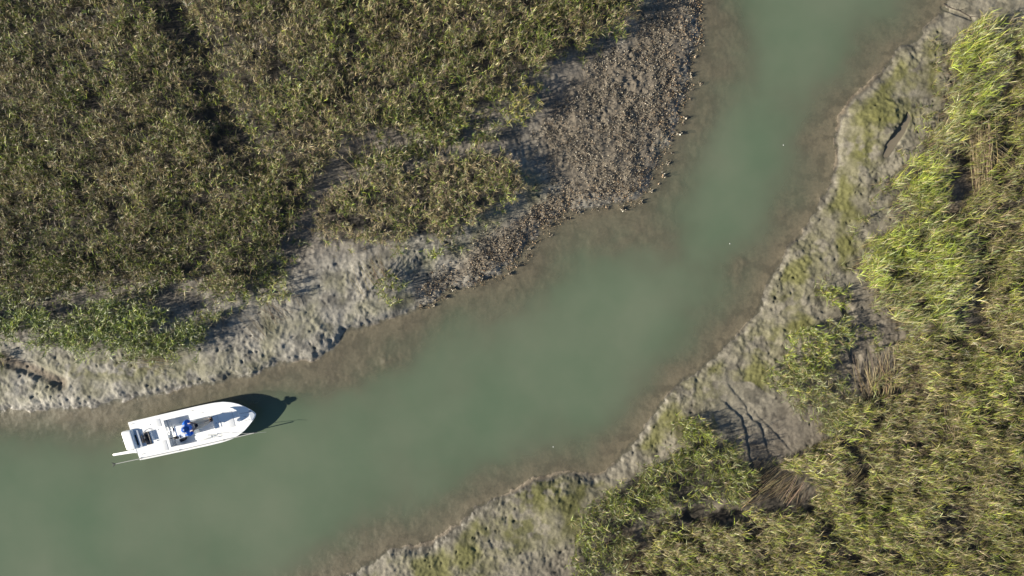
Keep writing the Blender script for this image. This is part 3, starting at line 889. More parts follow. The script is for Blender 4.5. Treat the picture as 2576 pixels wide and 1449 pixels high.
def reeds(name, a, b, n, wa, wb, za, zb, label, pal=('straw', 'tan', 'brown', 'rose'), wts=(3, 3, 1.4, 1), rad=.009, cat='dead reeds'):
    ax_, ay = P(*a, .7); bx, by = P(*b, .7)
    dx, dy = bx - ax_, by - ay; L = math.hypot(dx, dy); dx, dy = dx / L, dy / L
    zc = float(height(np.array([ax_]), np.array([ay]))[0])
    o1 = rng.normal(0, 1, n); o2 = o1 * .7 + rng.normal(0, .6, n)
    t0 = rng.uniform(-.05, .35, n) * L; t1 = rng.uniform(.6, 1.08, n) * L
    def pt(t, o_, wd, zz):
        x_ = dx * t - dy * o_ * wd; y_ = dy * t + dx * o_ * wd
        return np.stack([x_, y_, height(x_ + ax_, y_ + ay) - zc + zz], -1)
    p0 = pt(t0, o1, wa, za + rng.random(n) * .15); p1 = pt(t1, o2, wb, zb + rng.random(n) * .25)
    rr_, cc_ = rad * rng.uniform(.7, 1.3, n), pick(list(pal), list(wts), n)
    if n <= 14:     # few enough to count: every stalk a part of its own
        o = bpy.data.objects.new(name, None); C.link(o); o.location = (ax_, ay, zc)
        for i in range(n):
            v, f, c = reed_mesh(p0[i:i + 1], p1[i:i + 1], rr_[i:i + 1], cc_[i:i + 1])
            link('stalk', np_mesh('stalk', v, f, M_REED, np.clip(c, .01, .7)), o)
        return tag(o, label, cat, 'dead reeds lying and standing in the marsh')
    v, f, c = reed_mesh(p0, p1, rr_, cc_)
    o = link(name, np_mesh(name, v, f, M_REED, np.clip(c, .01, .7)), None, (ax_, ay, zc))
    return tag(o, label, cat, 'dead reeds lying and standing in the marsh')


reeds('dead_reed_bundle', (2470, 490), (2445, 315), 130, .22, .30, .15, .75, 'big sheaf of bleached dead reeds bent over in the right marsh')
reeds('dead_reed_bundle', (2535, 420), (2400, 330), 90, .25, .25, .35, .6, 'slanting sheaf of dead reeds crossing the top of the big sheaf')
reeds('dead_reed_bundle', (2355, 485), (2362, 385), 60, .10, .14, .15, .7, 'narrow upright dark sheaf of dead reeds left of the big sheaf')
reeds('dead_reed_bundle', (2205, 1020), (2180, 885), 80, .45, .75, .06, .22, 'loose brown dead reeds right of the rilled mud pocket')
reeds('dead_reed_bundle', (2050, 1275), (2150, 1180), 80, .25, .45, .25, .45, 'pale scattered dead reeds beside the dark pit in the lower marsh')
reeds('dead_reed_bundle', (1850, 1262), (1960, 1165), 70, .32, .6, .03, .14, 'dark flattened dead reeds at the foot of the mud pocket')
reeds('dead_reed_bundle', (965, 735), (925, 650), 40, .5, .55, .05, .55, 'thin standing dead reeds on the mud below the grass island', rad=.007)
reeds('dead_reed_bundle', (940, 420), (885, 330), 9, .7, .9, .1, 1.1, 'few tall seed stalks rising from the gully beside the big marsh', ('straw', 'rose'), (1, 1), .007)
reeds('dead_reed_bundle', (860, 560), (790, 470), 7, .6, .9, .1, .9, 'few tall pale stalks leaning over the dark gully', ('straw', 'rose'), (1, 1), .007)
reeds('dead_reed_bundle', (1130, 390), (1090, 300), 14, .6, .7, .05, .4, 'loose straw stalks strewn on the sparse grass above the island', ('straw', 'tan'), (1, 1), .008)
reeds('dead_reed_bundle', (700, 815), (640, 745), 26, .7, .9, .02, .06, 'dark broken stalks scattered over the left mud bank', ('brown', 'tan'), (2, 1), .007)
reeds('dead_reed_bundle', (430, 905), (300, 897), 40, .3, .3, .02, .08, 'flat broken stalks along the foot of the dark leafy strip', ('tan', 'straw', 'brown'), (2, 2, 1), .007)
reeds('dead_reed_bundle', (1955, 1262), (2010, 1195), 50, .5, .45, .05, .15, 'low tangle of brown reeds in the dark pit below the mud pocket', ('brown', 'tan', 'rose'), (3, 2, .6), .008)
reeds('dead_reed_bundle', (2400, 1120), (2380, 1000), 40, .4, .6, .3, .55, 'brown bent reeds among the yellow green marsh at right', rad=.008)
reeds('dead_reed_bundle', (1545, 1440), (1600, 1350), 40, .4, .5, .03, .1, 'brown reed litter on the bare soil near the bottom margin', ('brown', 'tan', 'straw'), (2, 2, 1), .008)

# driftwood twig at the top right
def tube(bm, pts, rad, seg=8, cap=True):
    rings = []
    n = len(pts)
    pts = [Vector(p_) for p_ in pts]
    for i, p_ in enumerate(pts):
        a = (pts[min(i + 1, n - 1)] - pts[max(i - 1, 0)]).normalized()
        up = Vector((0, 0, 1)) if abs(a.z) < .9 else Vector((1, 0, 0))
        s = a.cross(up).normalized(); t = s.cross(a)
        r_ = rad[i] if hasattr(rad, '__len__') else rad
        rings.append([bm.verts.new(p_ + (s * math.cos(2 * math.pi * k / seg) + t * math.sin(2 * math.pi * k / seg)) * r_) for k in range(seg)])
    for i in range(n - 1):
        for k in range(seg):
            k2 = (k + 1) % seg
            bm.faces.new((rings[i][k], rings[i][k2], rings[i + 1][k2], rings[i + 1][k]))
    if cap:
        bm.faces.new(rings[0][::-1]); bm.faces.new(rings[-1])


def bm_obj(name, bm, mat, parent=None, loc=(0, 0, 0), rot=(0, 0, 0), smooth=True):
    bmesh.ops.recalc_face_normals(bm, faces=bm.faces[:])
    me = bpy.data.meshes.new(name)
    bm.to_mesh(me); bm.free()
    if smooth:
        for p_ in me.polygons: p_.use_smooth = True
        try: me.set_sharp_from_angle(angle=R(35))
        except Exception: pass
    if mat: me.materials.append(mat)
    return link(name, me, parent, loc, rot)


M_TWIG = simple('driftwood', (0.06, 0.05, 0.04), .9, bump=.5)
tx, ty = P(2395, 8, .4); tz = float(height(np.array([tx]), np.array([ty]))[0])
bm = bmesh.new()
tw = [(2385, 2), (2400, 12), (2420, 22), (2445, 38), (2462, 42)]
pts = []
for a, b in tw:
    q = P(a, b, .4); pts.append((q[0] - tx, q[1] - ty, float(height(np.array([q[0]]), np.array([q[1]]))[0]) - tz + .03))
tube(bm, pts, [.035, .03, .025, .02, .01])
tube(bm, [pts[2], (pts[2][0] + .35, pts[2][1] + .1, pts[2][2] + .05)], [.02, .006])
tube(bm, [pts[3], (pts[3][0] + .1, pts[3][1] - .35, pts[3][2] + .05)], [.018, .006])
o = bm_obj('driftwood_branch', bm, M_TWIG, None, (tx, ty, tz))
tag(o, 'thin dark forked branch lying on the smooth mud at upper right', 'branch')

# ------------------------------------------------------------------ oysters
def shells(x, y, z, size, base_cols):
    """cupped, irregular shells, mostly on edge in clusters: 8 verts as a bent lens"""
    n = len(x)
    L = size; W = size * rng.uniform(.4, .6, n); T = size * rng.uniform(.10, .2, n)
    prof = np.array([(0, 0), (.35, .8), (.75, 1.0), (1.0, .35), (1.0, -.35), (.75, -1.0), (.35, -.8)])
    loc = np.zeros((n, 8, 3))
    for k, (a, b) in enumerate(prof):
        loc[:, k, 0] = a * L; loc[:, k, 1] = b * W * .5; loc[:, k, 2] = (a * (a - .6)) * .35 * L
    loc[:, 7, 0] = .6 * L; loc[:, 7, 2] = T
    yaw = rng.uniform(0, 6.283, n); pitch = rng.normal(.75, .45, n); roll = rng.uniform(-1.0, 1.0, n)
    cr, sr = np.cos(roll)[:, None], np.sin(roll)[:, None]
    yy = loc[..., 1] * cr - loc[..., 2] * sr; zz = loc[..., 1] * sr + loc[..., 2] * cr; xx = loc[..., 0]
    cp, sp = np.cos(pitch)[:, None], np.sin(pitch)[:, None]
    x2 = xx * cp - zz * sp; z2 = xx * sp + zz * cp
    cy, sy = np.cos(yaw)[:, None], np.sin(yaw)[:, None]
    V = np.stack([x2 * cy - yy * sy + x[:, None], x2 * sy + yy * cy + y[:, None], z2 + z[:, None]], -1)
    b = np.arange(n)[:, None] * 8
    Fs = [np.concatenate([b + i, b + (i + 1) % 7, b + 7], 1) for i in range(7)]
    Cc = np.repeat(base_cols[:, None, :], 8, 1)
    Cc[:, 0] *= .5; Cc[:, 7] *= .8
    return V.reshape(-1, 3), np.stack(Fs, 1).reshape(-1, 3), Cc.reshape(-1, 3)


def shell_cols(n):
    A = np.array([(.19, .17, .135), (.28, .245, .185), (.38, .335, .255), (.10, .088, .072), (.46, .43, .37), (.30, .22, .145)])
    return A[rng.choice(6, n, p=[.26, .24, .20, .12, .07, .11])] * 1.08 * rng.uniform(.65, 1.35, (n, 1))


x0, y0 = OYSw.min(0); x1, y1 = OYSw.max(0)
nC = int((x1 - x0 + 1) * (y1 - y0 + 1) * 210)
x = rng.uniform(x0 - .5, x1 + .5, nC); y = rng.uniform(y0 - .5, y1 + .5, nC)
jx = x + .3 * fbm(x, y, .8, 3, 400); jy = y + .3 * fbm(x, y, .8, 3, 405)
OYSX = poly([(a + (18 if b < 720 else 0), b + (14 if b > 380 else 0)) for a, b in OYS], 0.1)
k = inside(jx, jy, OYSw) | inside(jx, jy, OYSX)
sh = shore(x, y)
de = pl_dist(x, y, OYSw, True)
pr = np.clip(.66 + 1.3 * fbm(x, y, .6, 4, 410), .16, 1) * (.45 + .55 * sstep(0, .6, de))
pr = np.maximum(pr, .35 * np.exp(-((sh - .25) / .5) ** 2))
q1 = P(1430, 440, .3)
pr *= 1 - .8 * np.exp(-(((x - q1[0]) / 1.5) ** 2 + ((y - q1[1]) / .6) ** 2))
k &= (rng.random(nC) < pr) & (sh > -1.3) & ((sh > -.1) | (rng.random(nC) < np.exp(sh * 1.6)))
x, y = x[k], y[k]
per = rng.integers(2, 6, len(x))
xr = np.repeat(x, per) + rng.normal(0, .035, per.sum()); yr = np.repeat(y, per) + rng.normal(0, .035, per.sum())
zr = height(xr, yr) - .02 + rng.random(len(xr)) * .05
v, f, c = shells(xr, yr, zr, rng.uniform(.03, .085, len(xr)), np.where((rng.random(len(xr)) < np.clip(.75 - shore(xr, yr) * .5, 0, .7))[:, None], shell_cols(len(xr)) * np.array([1.10, .94, .78]), shell_cols(len(xr))))
o = link('oyster_bed', np_mesh('oyster_bed', v, f, M_SHELL, np.clip(c, .01, .8)))
tag(o, 'dense bed of grey brown oyster shells covering the left mudflat', 'oysters', kind='stuff')

# clusters standing clear of the bed, each a thing
edge = [(1757, 118), (1762, 150), (1748, 190), (1768, 205), (1745, 236), (1735, 262), (1722, 300), (1712, 318), (1705, 345), (1690, 372), (1683, 405), (1690, 420), (1668, 440), (1655, 466), (1640, 490),
        (1612, 512), (1570, 522), (1520, 528), (1465, 535), (1425, 548), (1385, 572), (1362, 590), (1345, 622), (1330, 650), (1300, 672), (1265, 692), (1225, 704), (1190, 716), (1150, 730), (1118, 745), (1085, 768), (1062, 782)]
protos = []
for i in range(4):
    m_ = 16
    a = rng.uniform(0, 6.28, m_); q = rng.random(m_) * .10
    v, f, c = shells(q * np.cos(a), q * np.sin(a), rng.random(m_) * .10 - .02, rng.uniform(.08, .13, m_), shell_cols(m_) * 1.25)
    protos.append(np_mesh('oyster_cluster', v, f, M_SHELL, np.clip(c, .01, .8)))
for i, (a, b) in enumerate(edge):
    wx, wy = P(a + rng.normal(-5, 7), b + rng.normal(-4, 7))
    zz = float(height(np.array([wx]), np.array([wy]))[0])
    o = link('oyster_cluster', protos[i % 4], None, (wx, wy, max(zz, -.06)), (0, 0, rng.uniform(0, 6.28)))
    sc_ = rng.uniform(.6, 1.3); o.scale = (sc_, sc_, sc_)
    tag(o, 'oyster cluster standing clear of the bed along the waterline', 'oyster cluster', 'oyster clusters along the waterline')

# foam flecks on the water
M_FOAM = simple('foam', (.8, .82, .78), .6)
bm = bmesh.new()
for i in range(7):
    mt = Matrix.Translation((random.uniform(-.04, .04), random.uniform(-.04, .04), .008)) @ Matrix.Diagonal((1, 1, .5, 1))
    bmesh.ops.create_icosphere(bm, subdivisions=1, radius=random.uniform(.012, .03), matrix=mt)
foam_me = None
for (a, b, lab) in [(1971, 365, 'tiny white foam fleck floating on the narrow upper creek'), (1836, 613, 'tiny white foam fleck floating mid creek below the upper bend'), (1392, 1124, 'tiny white foam fleck floating near the lower grassy bank')]:
    wx, wy = P(a, b)
    if foam_me is None:
        o = bm_obj('foam_fleck', bm, M_FOAM, None, (wx, wy, .002)); foam_me = o.data
    else:
        o = link('foam_fleck', foam_me, None, (wx, wy, .002), (0, 0, 1.3 * a))
    o.scale = (.6, .6, .6)
    tag(o, lab, 'foam', 'foam flecks on the creek')

# ------------------------------------------------------------------ the boat
M_GEL = simple('white_gelcoat', (.86, .87, .87), .35, var=.03, bscale=3)
M_FLOOR = simple('nonskid_floor', (.76, .80, .84), .8, bump=.3, bscale=90)
M_SEAM = simple('hatch_seam', (.5, .52, .54), .7)
M_BLACK = simple('black_plastic', (.018, .018, .022), .45)
M_ALU = simple('brushed_aluminium', (.50, .53, .57), .4, .6)
M_GREY_SHADE = simple('grey_shade_panel', (.40, .45, .52), .5)  # panel grey, also the shade painted on bow cap and transom board
M_STEEL = simple('stainless_steel', (.55, .55, .56), .25, .9)
M_POLE = simple('pole_graphite', (.46, .46, .44), .5)
M_CUSH = simple('white_vinyl', (.74, .74, .73), .5, bump=.15, bscale=12)
M_GLASS = simple('gauge_face', (.03, .035, .05), .15)

GZ = 0.55
bo = P(502 * .67083, 1655 * .67083, GZ)
BROT = R(12.6)
boat = bpy.data.objects.new('skiff', None)
C.link(boat)
boat.location = (bo[0], bo[1], 0); boat.rotation_euler = (0, 0, BROT)
tag(boat, 'white flats skiff with outboard drifting on the murky creek', 'boat')


def S(u, v, z):
    return Vector((u - v * 0.09 * max(0, 1 - u / 6.2), v, z))


def bworld(u, v, z):
    p_ = S(u, v, z)
    c_, s_ = math.cos(BROT), math.sin(BROT)
    return Vector((bo[0] + p_.x * c_ - p_.y * s_, bo[1] + p_.x * s_ + p_.y * c_, p_.z))


def hb(u):   # half beam at the gunwale
    return float(np.interp(u, [0, .3, 2, 3.5, 4.3, 4.8, 5.2, 5.5, 5.8, 6.0, 6.12, 6.18, 6.2], [.955, .97, .99, 1.0, .985, .93, .80, .65, .43, .26, .14, .06, 0]))


def sheer(u):
    return GZ + .02 * (max(0, u - 3) / 3.2) ** 2


us = list(np.linspace(0, 4.2, 15)) + list(np.linspace(4.4, 6.0, 14)) + [6.08, 6.13, 6.17, 6.195]
# hull shell
bm = bmesh.new()
rows = []
for u in us:
    w_ = hb(u); t = max(0, (u - 3.2) / 3.0)
    zk = -.20 + .45 * t ** 2.6; zc = -.06 + .36 * t ** 1.8
    wc = w_ * (.86 - .35 * t ** 1.5)
    ue = u - .25 * t ** 3 * 0
    prof = [(w_, sheer(u) - .004), (w_ * 1.0 + .0, sheer(u) - .07), (wc + .02, zc + .08), (wc, zc), (0, zk), (-wc, zc), (-wc - .02, zc + .08), (-w_, sheer(u) - .07), (-w_, sheer(u) - .004)]
    back = .32 * t ** 2
    row = []
    for v_, z_ in prof:
        f_ = 1 - max(0, min(1, (z_ - zk) / (sheer(u) - zk)))
        row.append(bm.verts.new(S(u - back * f_, v_, z_)))
    rows.append(row)
for i in range(len(rows) - 1):
    for k in range(8):
        bm.faces.new((rows[i][k], rows[i][k + 1], rows[i + 1][k + 1], rows[i + 1][k]))
bm.faces.new(rows[0][::-1])
bm.faces.new(rows[-1])
bm_obj('hull', bm, M_GEL, boat)

# deck with the openings cut out
outer = [(u, hb(u)) for u in us] + [(6.2, 0)] + [(u, -hb(u)) for u in us[::-1]]


def inset(u):
    return hb(u) - .27


coam = [(1.70, .69), (2.4, .70), (3.2, .70), (4.04, .69)] + [(u, inset(u)) for u in (4.2, 4.5, 4.8, 5.05, 5.25)] + [(5.42, .25)]
well_loop = coam + [(u, -v_) for u, v_ in coam[::-1]]
slot_loop = [(.92, -.16), (.92, .34), (1.62, .34), (1.62, -.16)]
bat_loop = [(.60, -.30), (.60, .30), (.82, .30), (.82, -.30)]
bm = bmesh.new()
loops = [[S(u, v_, sheer(u)) for u, v_ in lp] for lp in (outer, well_loop[::-1], slot_loop, bat_loop)]
flatv = [p_ for lp in loops for p_ in lp]
bv = [bm.verts.new(p_) for p_ in flatv]
for t in tessellate_polygon([[Vector((p_.x, p_.y, 0)) for p_ in lp] for lp in loops]):
    try: bm.faces.new([bv[i] for i in t])
    except ValueError: pass
o = bm_obj('deck', bm, M_GEL, boat, smooth=False)

# cockpit liner: walls and floors
FZ, DZ = .12, .46
bm = bmesh.new()
n_ = len(well_loop)
for i in range(n_):
    (u1, v1), (u2, v2) = well_loop[i], well_loop[(i + 1) % n_]
    zf = FZ if max(u1, u2) <= 4.05 else DZ
    bm.faces.new([bm.verts.new(q) for q in (S(u1, v1, sheer(u1)), S(u2, v2, sheer(u2)), S(u2, v2, zf), S(u1, v1, zf))])
bm.faces.new([bm.verts.new(q) for q in (S(4.04, .69, FZ), S(4.04, -.69, FZ), S(4.04, -.69, DZ), S(4.04, .69, DZ))])
bm_obj('cockpit_liner', bm, M_GEL, boat, smooth=False)
bm = bmesh.new()
bm.faces.new([bm.verts.new(S(u, v_, FZ)) for u, v_ in well_loop if u <= 4.05])
bm_obj('cockpit_floor', bm, M_FLOOR, boat, smooth=False)
bm = bmesh.new()
bm.faces.new([bm.verts.new(S(u, v_, DZ)) for u, v_ in well_loop if u >= 4.03])
bm_obj('casting_deck', bm, M_GEL, boat, smooth=False)


def well(name, lp, zf, mat):
    bm = bmesh.new()
    k_ = len(lp)
    for i in range(k_):
        (u1, v1), (u2, v2) = lp[i], lp[(i + 1) % k_]
        bm.faces.new([bm.verts.new(q) for q in (S(u1, v1, GZ), S(u2, v2, GZ), S(u2, v2, zf), S(u1, v1, zf))])
    bm.faces.new([bm.verts.new(S(u, v_, zf)) for u, v_ in lp])
    return bm_obj(name, bm, mat, boat, smooth=False)


well('deck_well', slot_loop, .45, M_FLOOR)
well('battery_well', bat_loop, .43, M_GREY_SHADE)


def box(bm, u0, u1, v0, v1, z0, z1, bev=.0, seg=2, shear=True, taper=0):
    b2 = bmesh.new()
    bmesh.ops.create_cube(b2, size=1)
    for v_ in b2.verts:
        tt = taper if v_.co.z > 0 else 0
        u_ = (u0 + u1) / 2 + v_.co.x * ((u1 - u0) - 2 * tt)
        w_ = (v0 + v1) / 2 + v_.co.y * ((v1 - v0) - 2 * tt)
        v_.co = S(u_, w_, z0 if v_.co.z < 0 else z1) if shear else Vector((u_, w_, z0 if v_.co.z < 0 else z1))
    if bev:
        bmesh.ops.bevel(b2, geom=b2.edges[:], offset=bev, segments=seg, affect='EDGES', profile=.5)
    me = bpy.data.meshes.new('t'); b2.to_mesh(me); b2.free(); bm.from_mesh(me); bpy.data.meshes.remove(me)


# rub rail
bm = bmesh.new()
tube(bm, [S(u, v_ * 1.0, sheer(u) - .02) for u, v_ in outer], .028, 8)
bm_obj('rub_rail', bm, M_GEL, boat)
# grey bulkhead lip along the aft edge of the cockpit
bm = bmesh.new(); box(bm, 1.66, 1.78, -.69, .69, FZ + .002, .30, .01)
box(bm, 1.67, 1.715, -.685, .685, .30, GZ - .01, .008)
bm_obj('bulkhead_step', bm, M_GREY_SHADE, boat)
# bow cap, its grey painting the shade on the bow tip
bm = bmesh.new()
bc = [(5.93, .28), (6.0, .245), (6.08, .165), (6.15, .08), (6.175, 0)]
lp = bc + [(u, -v_) for u, v_ in bc[:-1][::-1]]
top = [bm.verts.new(S(u, v_ * .98, sheer(u) + .018)) for u, v_ in lp]; low = [bm.verts.new(S(u, v_, sheer(u) + .002)) for u, v_ in lp]
bm.faces.new(top)
for i in range(len(lp)): bm.faces.new((top[i], top[(i + 1) % len(lp)], low[(i + 1) % len(lp)], low[i]))
bm_obj('bow_cap', bm, M_GREY_SHADE, boat, smooth=False)
# hatches
def hatch(u0, u1, v0, v1, z, mat=M_GEL):
    bm = bmesh.new(); box(bm, u0 - .012, u1 + .012, v0 - .012, v1 + .012, z, z + .004)
    o_ = bm_obj('hatch', bm, M_SEAM, boat, smooth=False)
    bm = bmesh.new(); box(bm, u0, u1, v0, v1, z + .002, z + .009, .003)
    bm_obj('hatch_lid', bm, mat, o_)
    bm = bmesh.new()
    bmesh.ops.create_cone(bm, cap_ends=True, segments=14, radius1=.028, radius2=.022, depth=.014, matrix=Matrix.Translation(S(u0 + .07, (v0 + v1) / 2, z + .019)))
    bm_obj('hatch_latch', bm, M_STEEL, o_)


hatch(4.30, 5.05, -.38, .40, DZ)
hatch(.95, 1.55, -.78, -.28, GZ + .001)
hatch(.95, 1.55, .45, .82, GZ + .001)
# bow details: two thin grab rails and a cleat, side cleats
for v_ in (.20, -.22):
    bm = bmesh.new()
    tube(bm, [S(5.44, v_ * 1.0, sheer(5.4)), S(5.48, v_, sheer(5.4) + .025), S(5.88, v_ * .85, sheer(5.9) + .025), S(5.92, v_ * .85, sheer(5.9))], .009, 6)
    bm_obj('bow_rail', bm, M_STEEL, boat)


def cleat(u, v_, z, ang=0):
    bm = bmesh.new()
    c_, s_ = math.cos(ang), math.sin(ang)
    q = lambda a, h: S(u + a * c_, v_ + a * s_, z + h)
    tube(bm, [q(-.08, .035), q(-.04, .045), q(.04, .045), q(.08, .035)], [.006, .011, .011, .006], 6)
    tube(bm, [q(-.03, 0), q(-.03, .045)], .011, 6); tube(bm, [q(.03, 0), q(.03, .045)], .011, 6)
    bm_obj('cleat', bm, M_STEEL, boat)


cleat(5.68, 0, sheer(5.68)); cleat(.18, .86, GZ, .1); cleat(.22, -.72, GZ, .1); cleat(3.2, .86, sheer(3.2)); cleat(1.12, -.22, GZ, .3)
# deck drain / small fittings on the casting deck
for u, v_, z in ((4.12, .36, DZ), (4.16, -.02, DZ), (1.35, .30, GZ + .0)):
    bm = bmesh.new()
    bmesh.ops.create_cone(bm, cap_ends=True, segments=14, radius1=.035, radius2=.028, depth=.012, matrix=Matrix.Translation(S(u, v_, z + .006)))
    bm_obj('deck_fitting', bm, M_STEEL, boat)
# rod holder along the port gunwale
for sgn in (1, -1):
    bm = bmesh.new(); box(bm, 3.0, 3.7, sgn * .66 - .03, sgn * .66 + .03, .40, .46, .012)
    bm_obj('rod_rack', bm, M_GEL, boat)

# console
bm = bmesh.new()
box(bm, 2.18, 2.80, -.34, .36, FZ, 1.02, .05, 3, taper=.03)
con = bm_obj('console', bm, M_GEL, boat)
bm = bmesh.new()   # sloping dash panel
pts = [S(2.12, .33, .86), S(2.12, -.31, .86), S(2.36, -.31, 1.045), S(2.36, .33, 1.045)]
up_ = [bm.verts.new(q) for q in pts]; dn_ = [bm.verts.new(q - Vector((-.02, 0, .10))) for q in pts]
bm.faces.new(up_); bm.faces.new(dn_[::-1])
for i in range(4): bm.faces.new((up_[i], up_[(i + 1) % 4], dn_[(i + 1) % 4], dn_[i]))
bm_obj('dash_panel', bm, M_CUSH, con, smooth=False)
# windscreen frame
bm = bmesh.new()
tube(bm, [S(2.62, .33, 1.01), S(2.58, .33, 1.20), S(2.58, -.31, 1.20), S(2.62, -.31, 1.01)], .012, 6)
bm_obj('windscreen_rail', bm, M_GEL, con)
bm = bmesh.new(); box(bm, 2.80, 3.08, -.32, .34, FZ, .62, .03)
bm_obj('front_seat', bm, M_GEL, boat)
bm = bmesh.new(); box(bm, 2.79, 3.10, -.31, .33, .62, .72, .035, 3)
box(bm, 2.74, 2.82, -.30, .32, .74, 1.06, .03, 3)
bm_obj('seat_cushion', bm, M_CUSH, boat)


def torus_bm(bm, R_, r_, mtx, n1=28, n2=8):
    ring = []
    for i in range(n1):
        a = 2 * math.pi * i / n1
        ring.append([bm.verts.new(mtx @ Vector(((R_ + r_ * math.cos(2 * math.pi * k / n2)) * math.cos(a), (R_ + r_ * math.cos(2 * math.pi * k / n2)) * math.sin(a), r_ * math.sin(2 * math.pi * k / n2)))) for k in range(n2)])
    for i in range(n1):
        for k in range(n2):
            bm.faces.new((ring[i][k], ring[(i + 1) % n1][k], ring[(i + 1) % n1][(k + 1) % n2], ring[i][(k + 1) % n2]))


wc_ = S(2.03, .17, .98)
mt = Matrix.Translation(wc_) @ Matrix.Rotation(R(-48), 4, 'Y')
bm = bmesh.new()
torus_bm(bm, .185, .018, mt)
for a in (90, 210, 330):
    tube(bm, [mt @ Vector((0, 0, -.03)), mt @ Vector((.18 * math.cos(R(a)), .18 * math.sin(R(a)), 0))], .014, 6)
tube(bm, [mt @ Vector((0, 0, .01)), mt @ Vector((0, 0, -.16))], .03, 8)
bm_obj('steering_wheel', bm, M_GEL, con)


def on_dash(t, v_, lift=0):   # t along the slope 0..1
    return S(2.12 + .24 * t, v_, .86 + .185 * t + lift)


bm = bmesh.new()
dm = Matrix.Translation(on_dash(.62, .20, .02)) @ Matrix.Rotation(R(-37), 4, 'Y')
b2 = bmesh.new(); bmesh.ops.create_cube(b2, size=1, matrix=dm @ Matrix.Diagonal((.15, .17, .05, 1)))
bmesh.ops.bevel(b2, geom=b2.edges[:], offset=.012, segments=2, affect='EDGES')
bm_obj('chart_display', b2, M_GLASS, con)
bm.free()
for t, v_, r_ in ((.62, -.03, .045), (.40, .02, .028), (.70, .06, .03)):
    bm = bmesh.new()
    m_ = Matrix.Translation(on_dash(t, v_, .012)) @ Matrix.Rotation(R(-37), 4, 'Y')
    torus_bm(bm, r_, .010, m_, 18, 6)
    bmesh.ops.create_cone(bm, cap_ends=True, segments=18, radius1=r_, radius2=r_, depth=.012, matrix=m_)
    bm_obj('gauge', bm, M_ALU, con)
bm = bmesh.new()   # throttle box and lever
box(bm, 2.20, 2.40, -.30, -.16, .98, 1.08, .02)
tube(bm, [S(2.28, -.20, 1.07), S(2.18, -.20, 1.16), S(2.10, -.21, 1.20)], .018, 8)
tube(bm, [S(2.10, -.14, 1.20), S(2.10, -.28, 1.20)], .022, 8)
bm_obj('throttle', bm, M_BLACK, con)
bm = bmesh.new()   # switch panel
box(bm, 2.42, 2.60, -.29, -.22, 1.018, 1.05, .01)
bm_obj('switch_panel', bm, M_BLACK, con)
# loose black dry bag on the floor beside the console, as seen beneath the throttle
bp_ = bworld(2.22, -.47, FZ)
bm = bmesh.new()
tube(bm, [(-.16, 0, .08), (-.13, 0, .10), (0, 0, .105), (.15, .01, .10), (.20, .02, .07)], [.03, .09, .10, .085, .02], 12)
o = bm_obj('dry_bag', bm, M_BLACK, None, bp_, (0, 0, BROT + .2))
tag(o, 'small black rolled bag on the skiff floor beside the console', 'bag')

# aft fittings
bm = bmesh.new(); box(bm, .24, .40, -.36, .52, GZ + .002, GZ + .075, .012)
bm_obj('transom_board', bm, M_GREY_SHADE, boat)  # grey-blue colour paints the cowling's shade onto the board
bm = bmesh.new()   # black frame of the open battery well
for a in ((.58, .62, -.32, .32), (.80, .86, -.32, .32)):
    box(bm, *a, GZ + .002, GZ + .035, .006)
box(bm, .62, .80, -.325, -.29, GZ + .003, GZ + .033, .004); box(bm, .62, .80, .27, .325, GZ + .003, GZ + .033, .004)
wf = bm_obj('battery_frame', bm, M_BLACK, boat)
bm = bmesh.new(); box(bm, .64, .78, -.10, .16, .435, .52, .01)
bm_obj('battery', bm, M_BLACK, wf)
bm = bmesh.new()
rr_ = random.Random(4)
for i in range(9):
    y0_ = rr_.uniform(-.18, .18); y1_ = rr_.uniform(-.25, .28)
    tube(bm, [S(.42, y0_, GZ + .03), S(.50, y0_ + rr_.uniform(-.1, .1), GZ + .09), S(.58, (y0_ + y1_) / 2, GZ + .08), S(.66 + rr_.uniform(0, .12), y1_, GZ + .04)], .014, 6)
for i in range(5):
    y0_ = rr_.uniform(-.25, .15)
    tube(bm, [S(.46, y0_ - .12, GZ + .02), S(.49, y0_, GZ + .06), S(.47, y0_ + .14, GZ + .03)], .014, 6)
bm_obj('cables', bm, M_BLACK, boat)
bm = bmesh.new()
for i in range(2):
    tube(bm, [S(.55, .28 + .06 * i, GZ + .02), S(.70, .42, GZ + .03), S(.9, .45 + .03 * i, GZ + .02), S(1.05, .36, GZ + .02)], .007, 6)
bm_obj('fuel_hose', bm, M_ALU, boat)

# outboard
bm = bmesh.new()
box(bm, -.06, .16, -.20, .34, .20, .50, .02)
box(bm, -.34, -.08, .02, .16, -.55, .45, .03)
box(bm, -.40, -.02, .05, .13, -.62, -.50, .03)
mot = bm_obj('outboard_motor', bm, M_BLACK, boat)
bm = bmesh.new()
box(bm, -.43, .15, -.40, .62, .44, .735, .11, 5, taper=.02)
bm_obj('cowling', bm, M_GEL, mot)
bm = bmesh.new(); box(bm, .16, .215, -.22, .30, .55, .62, .01)
bm_obj('mounting_bracket', bm, M_BLACK, mot)
bm = bmesh.new(); torus_bm(bm, .035, .012, Matrix.Translation(S(-.475, .12, .60)), 16, 6)
bm_obj('lifting_eye', bm, M_STEEL, mot)
bm = bmesh.new()
for a in range(3):
    m_ = Matrix.Translation(S(-.42, .09, -.56)) @ Matrix.Rotation(R(120 * a), 4, 'X') @ Matrix.Translation((0, 0, .09)) @ Matrix.Rotation(R(35), 4, 'Z') @ Matrix.Diagonal((.02, .12, .16, 1))
    bmesh.ops.create_icosphere(bm, subdivisions=2, radius=.5, matrix=m_)
bm_obj('propeller', bm, M_STEEL, mot)

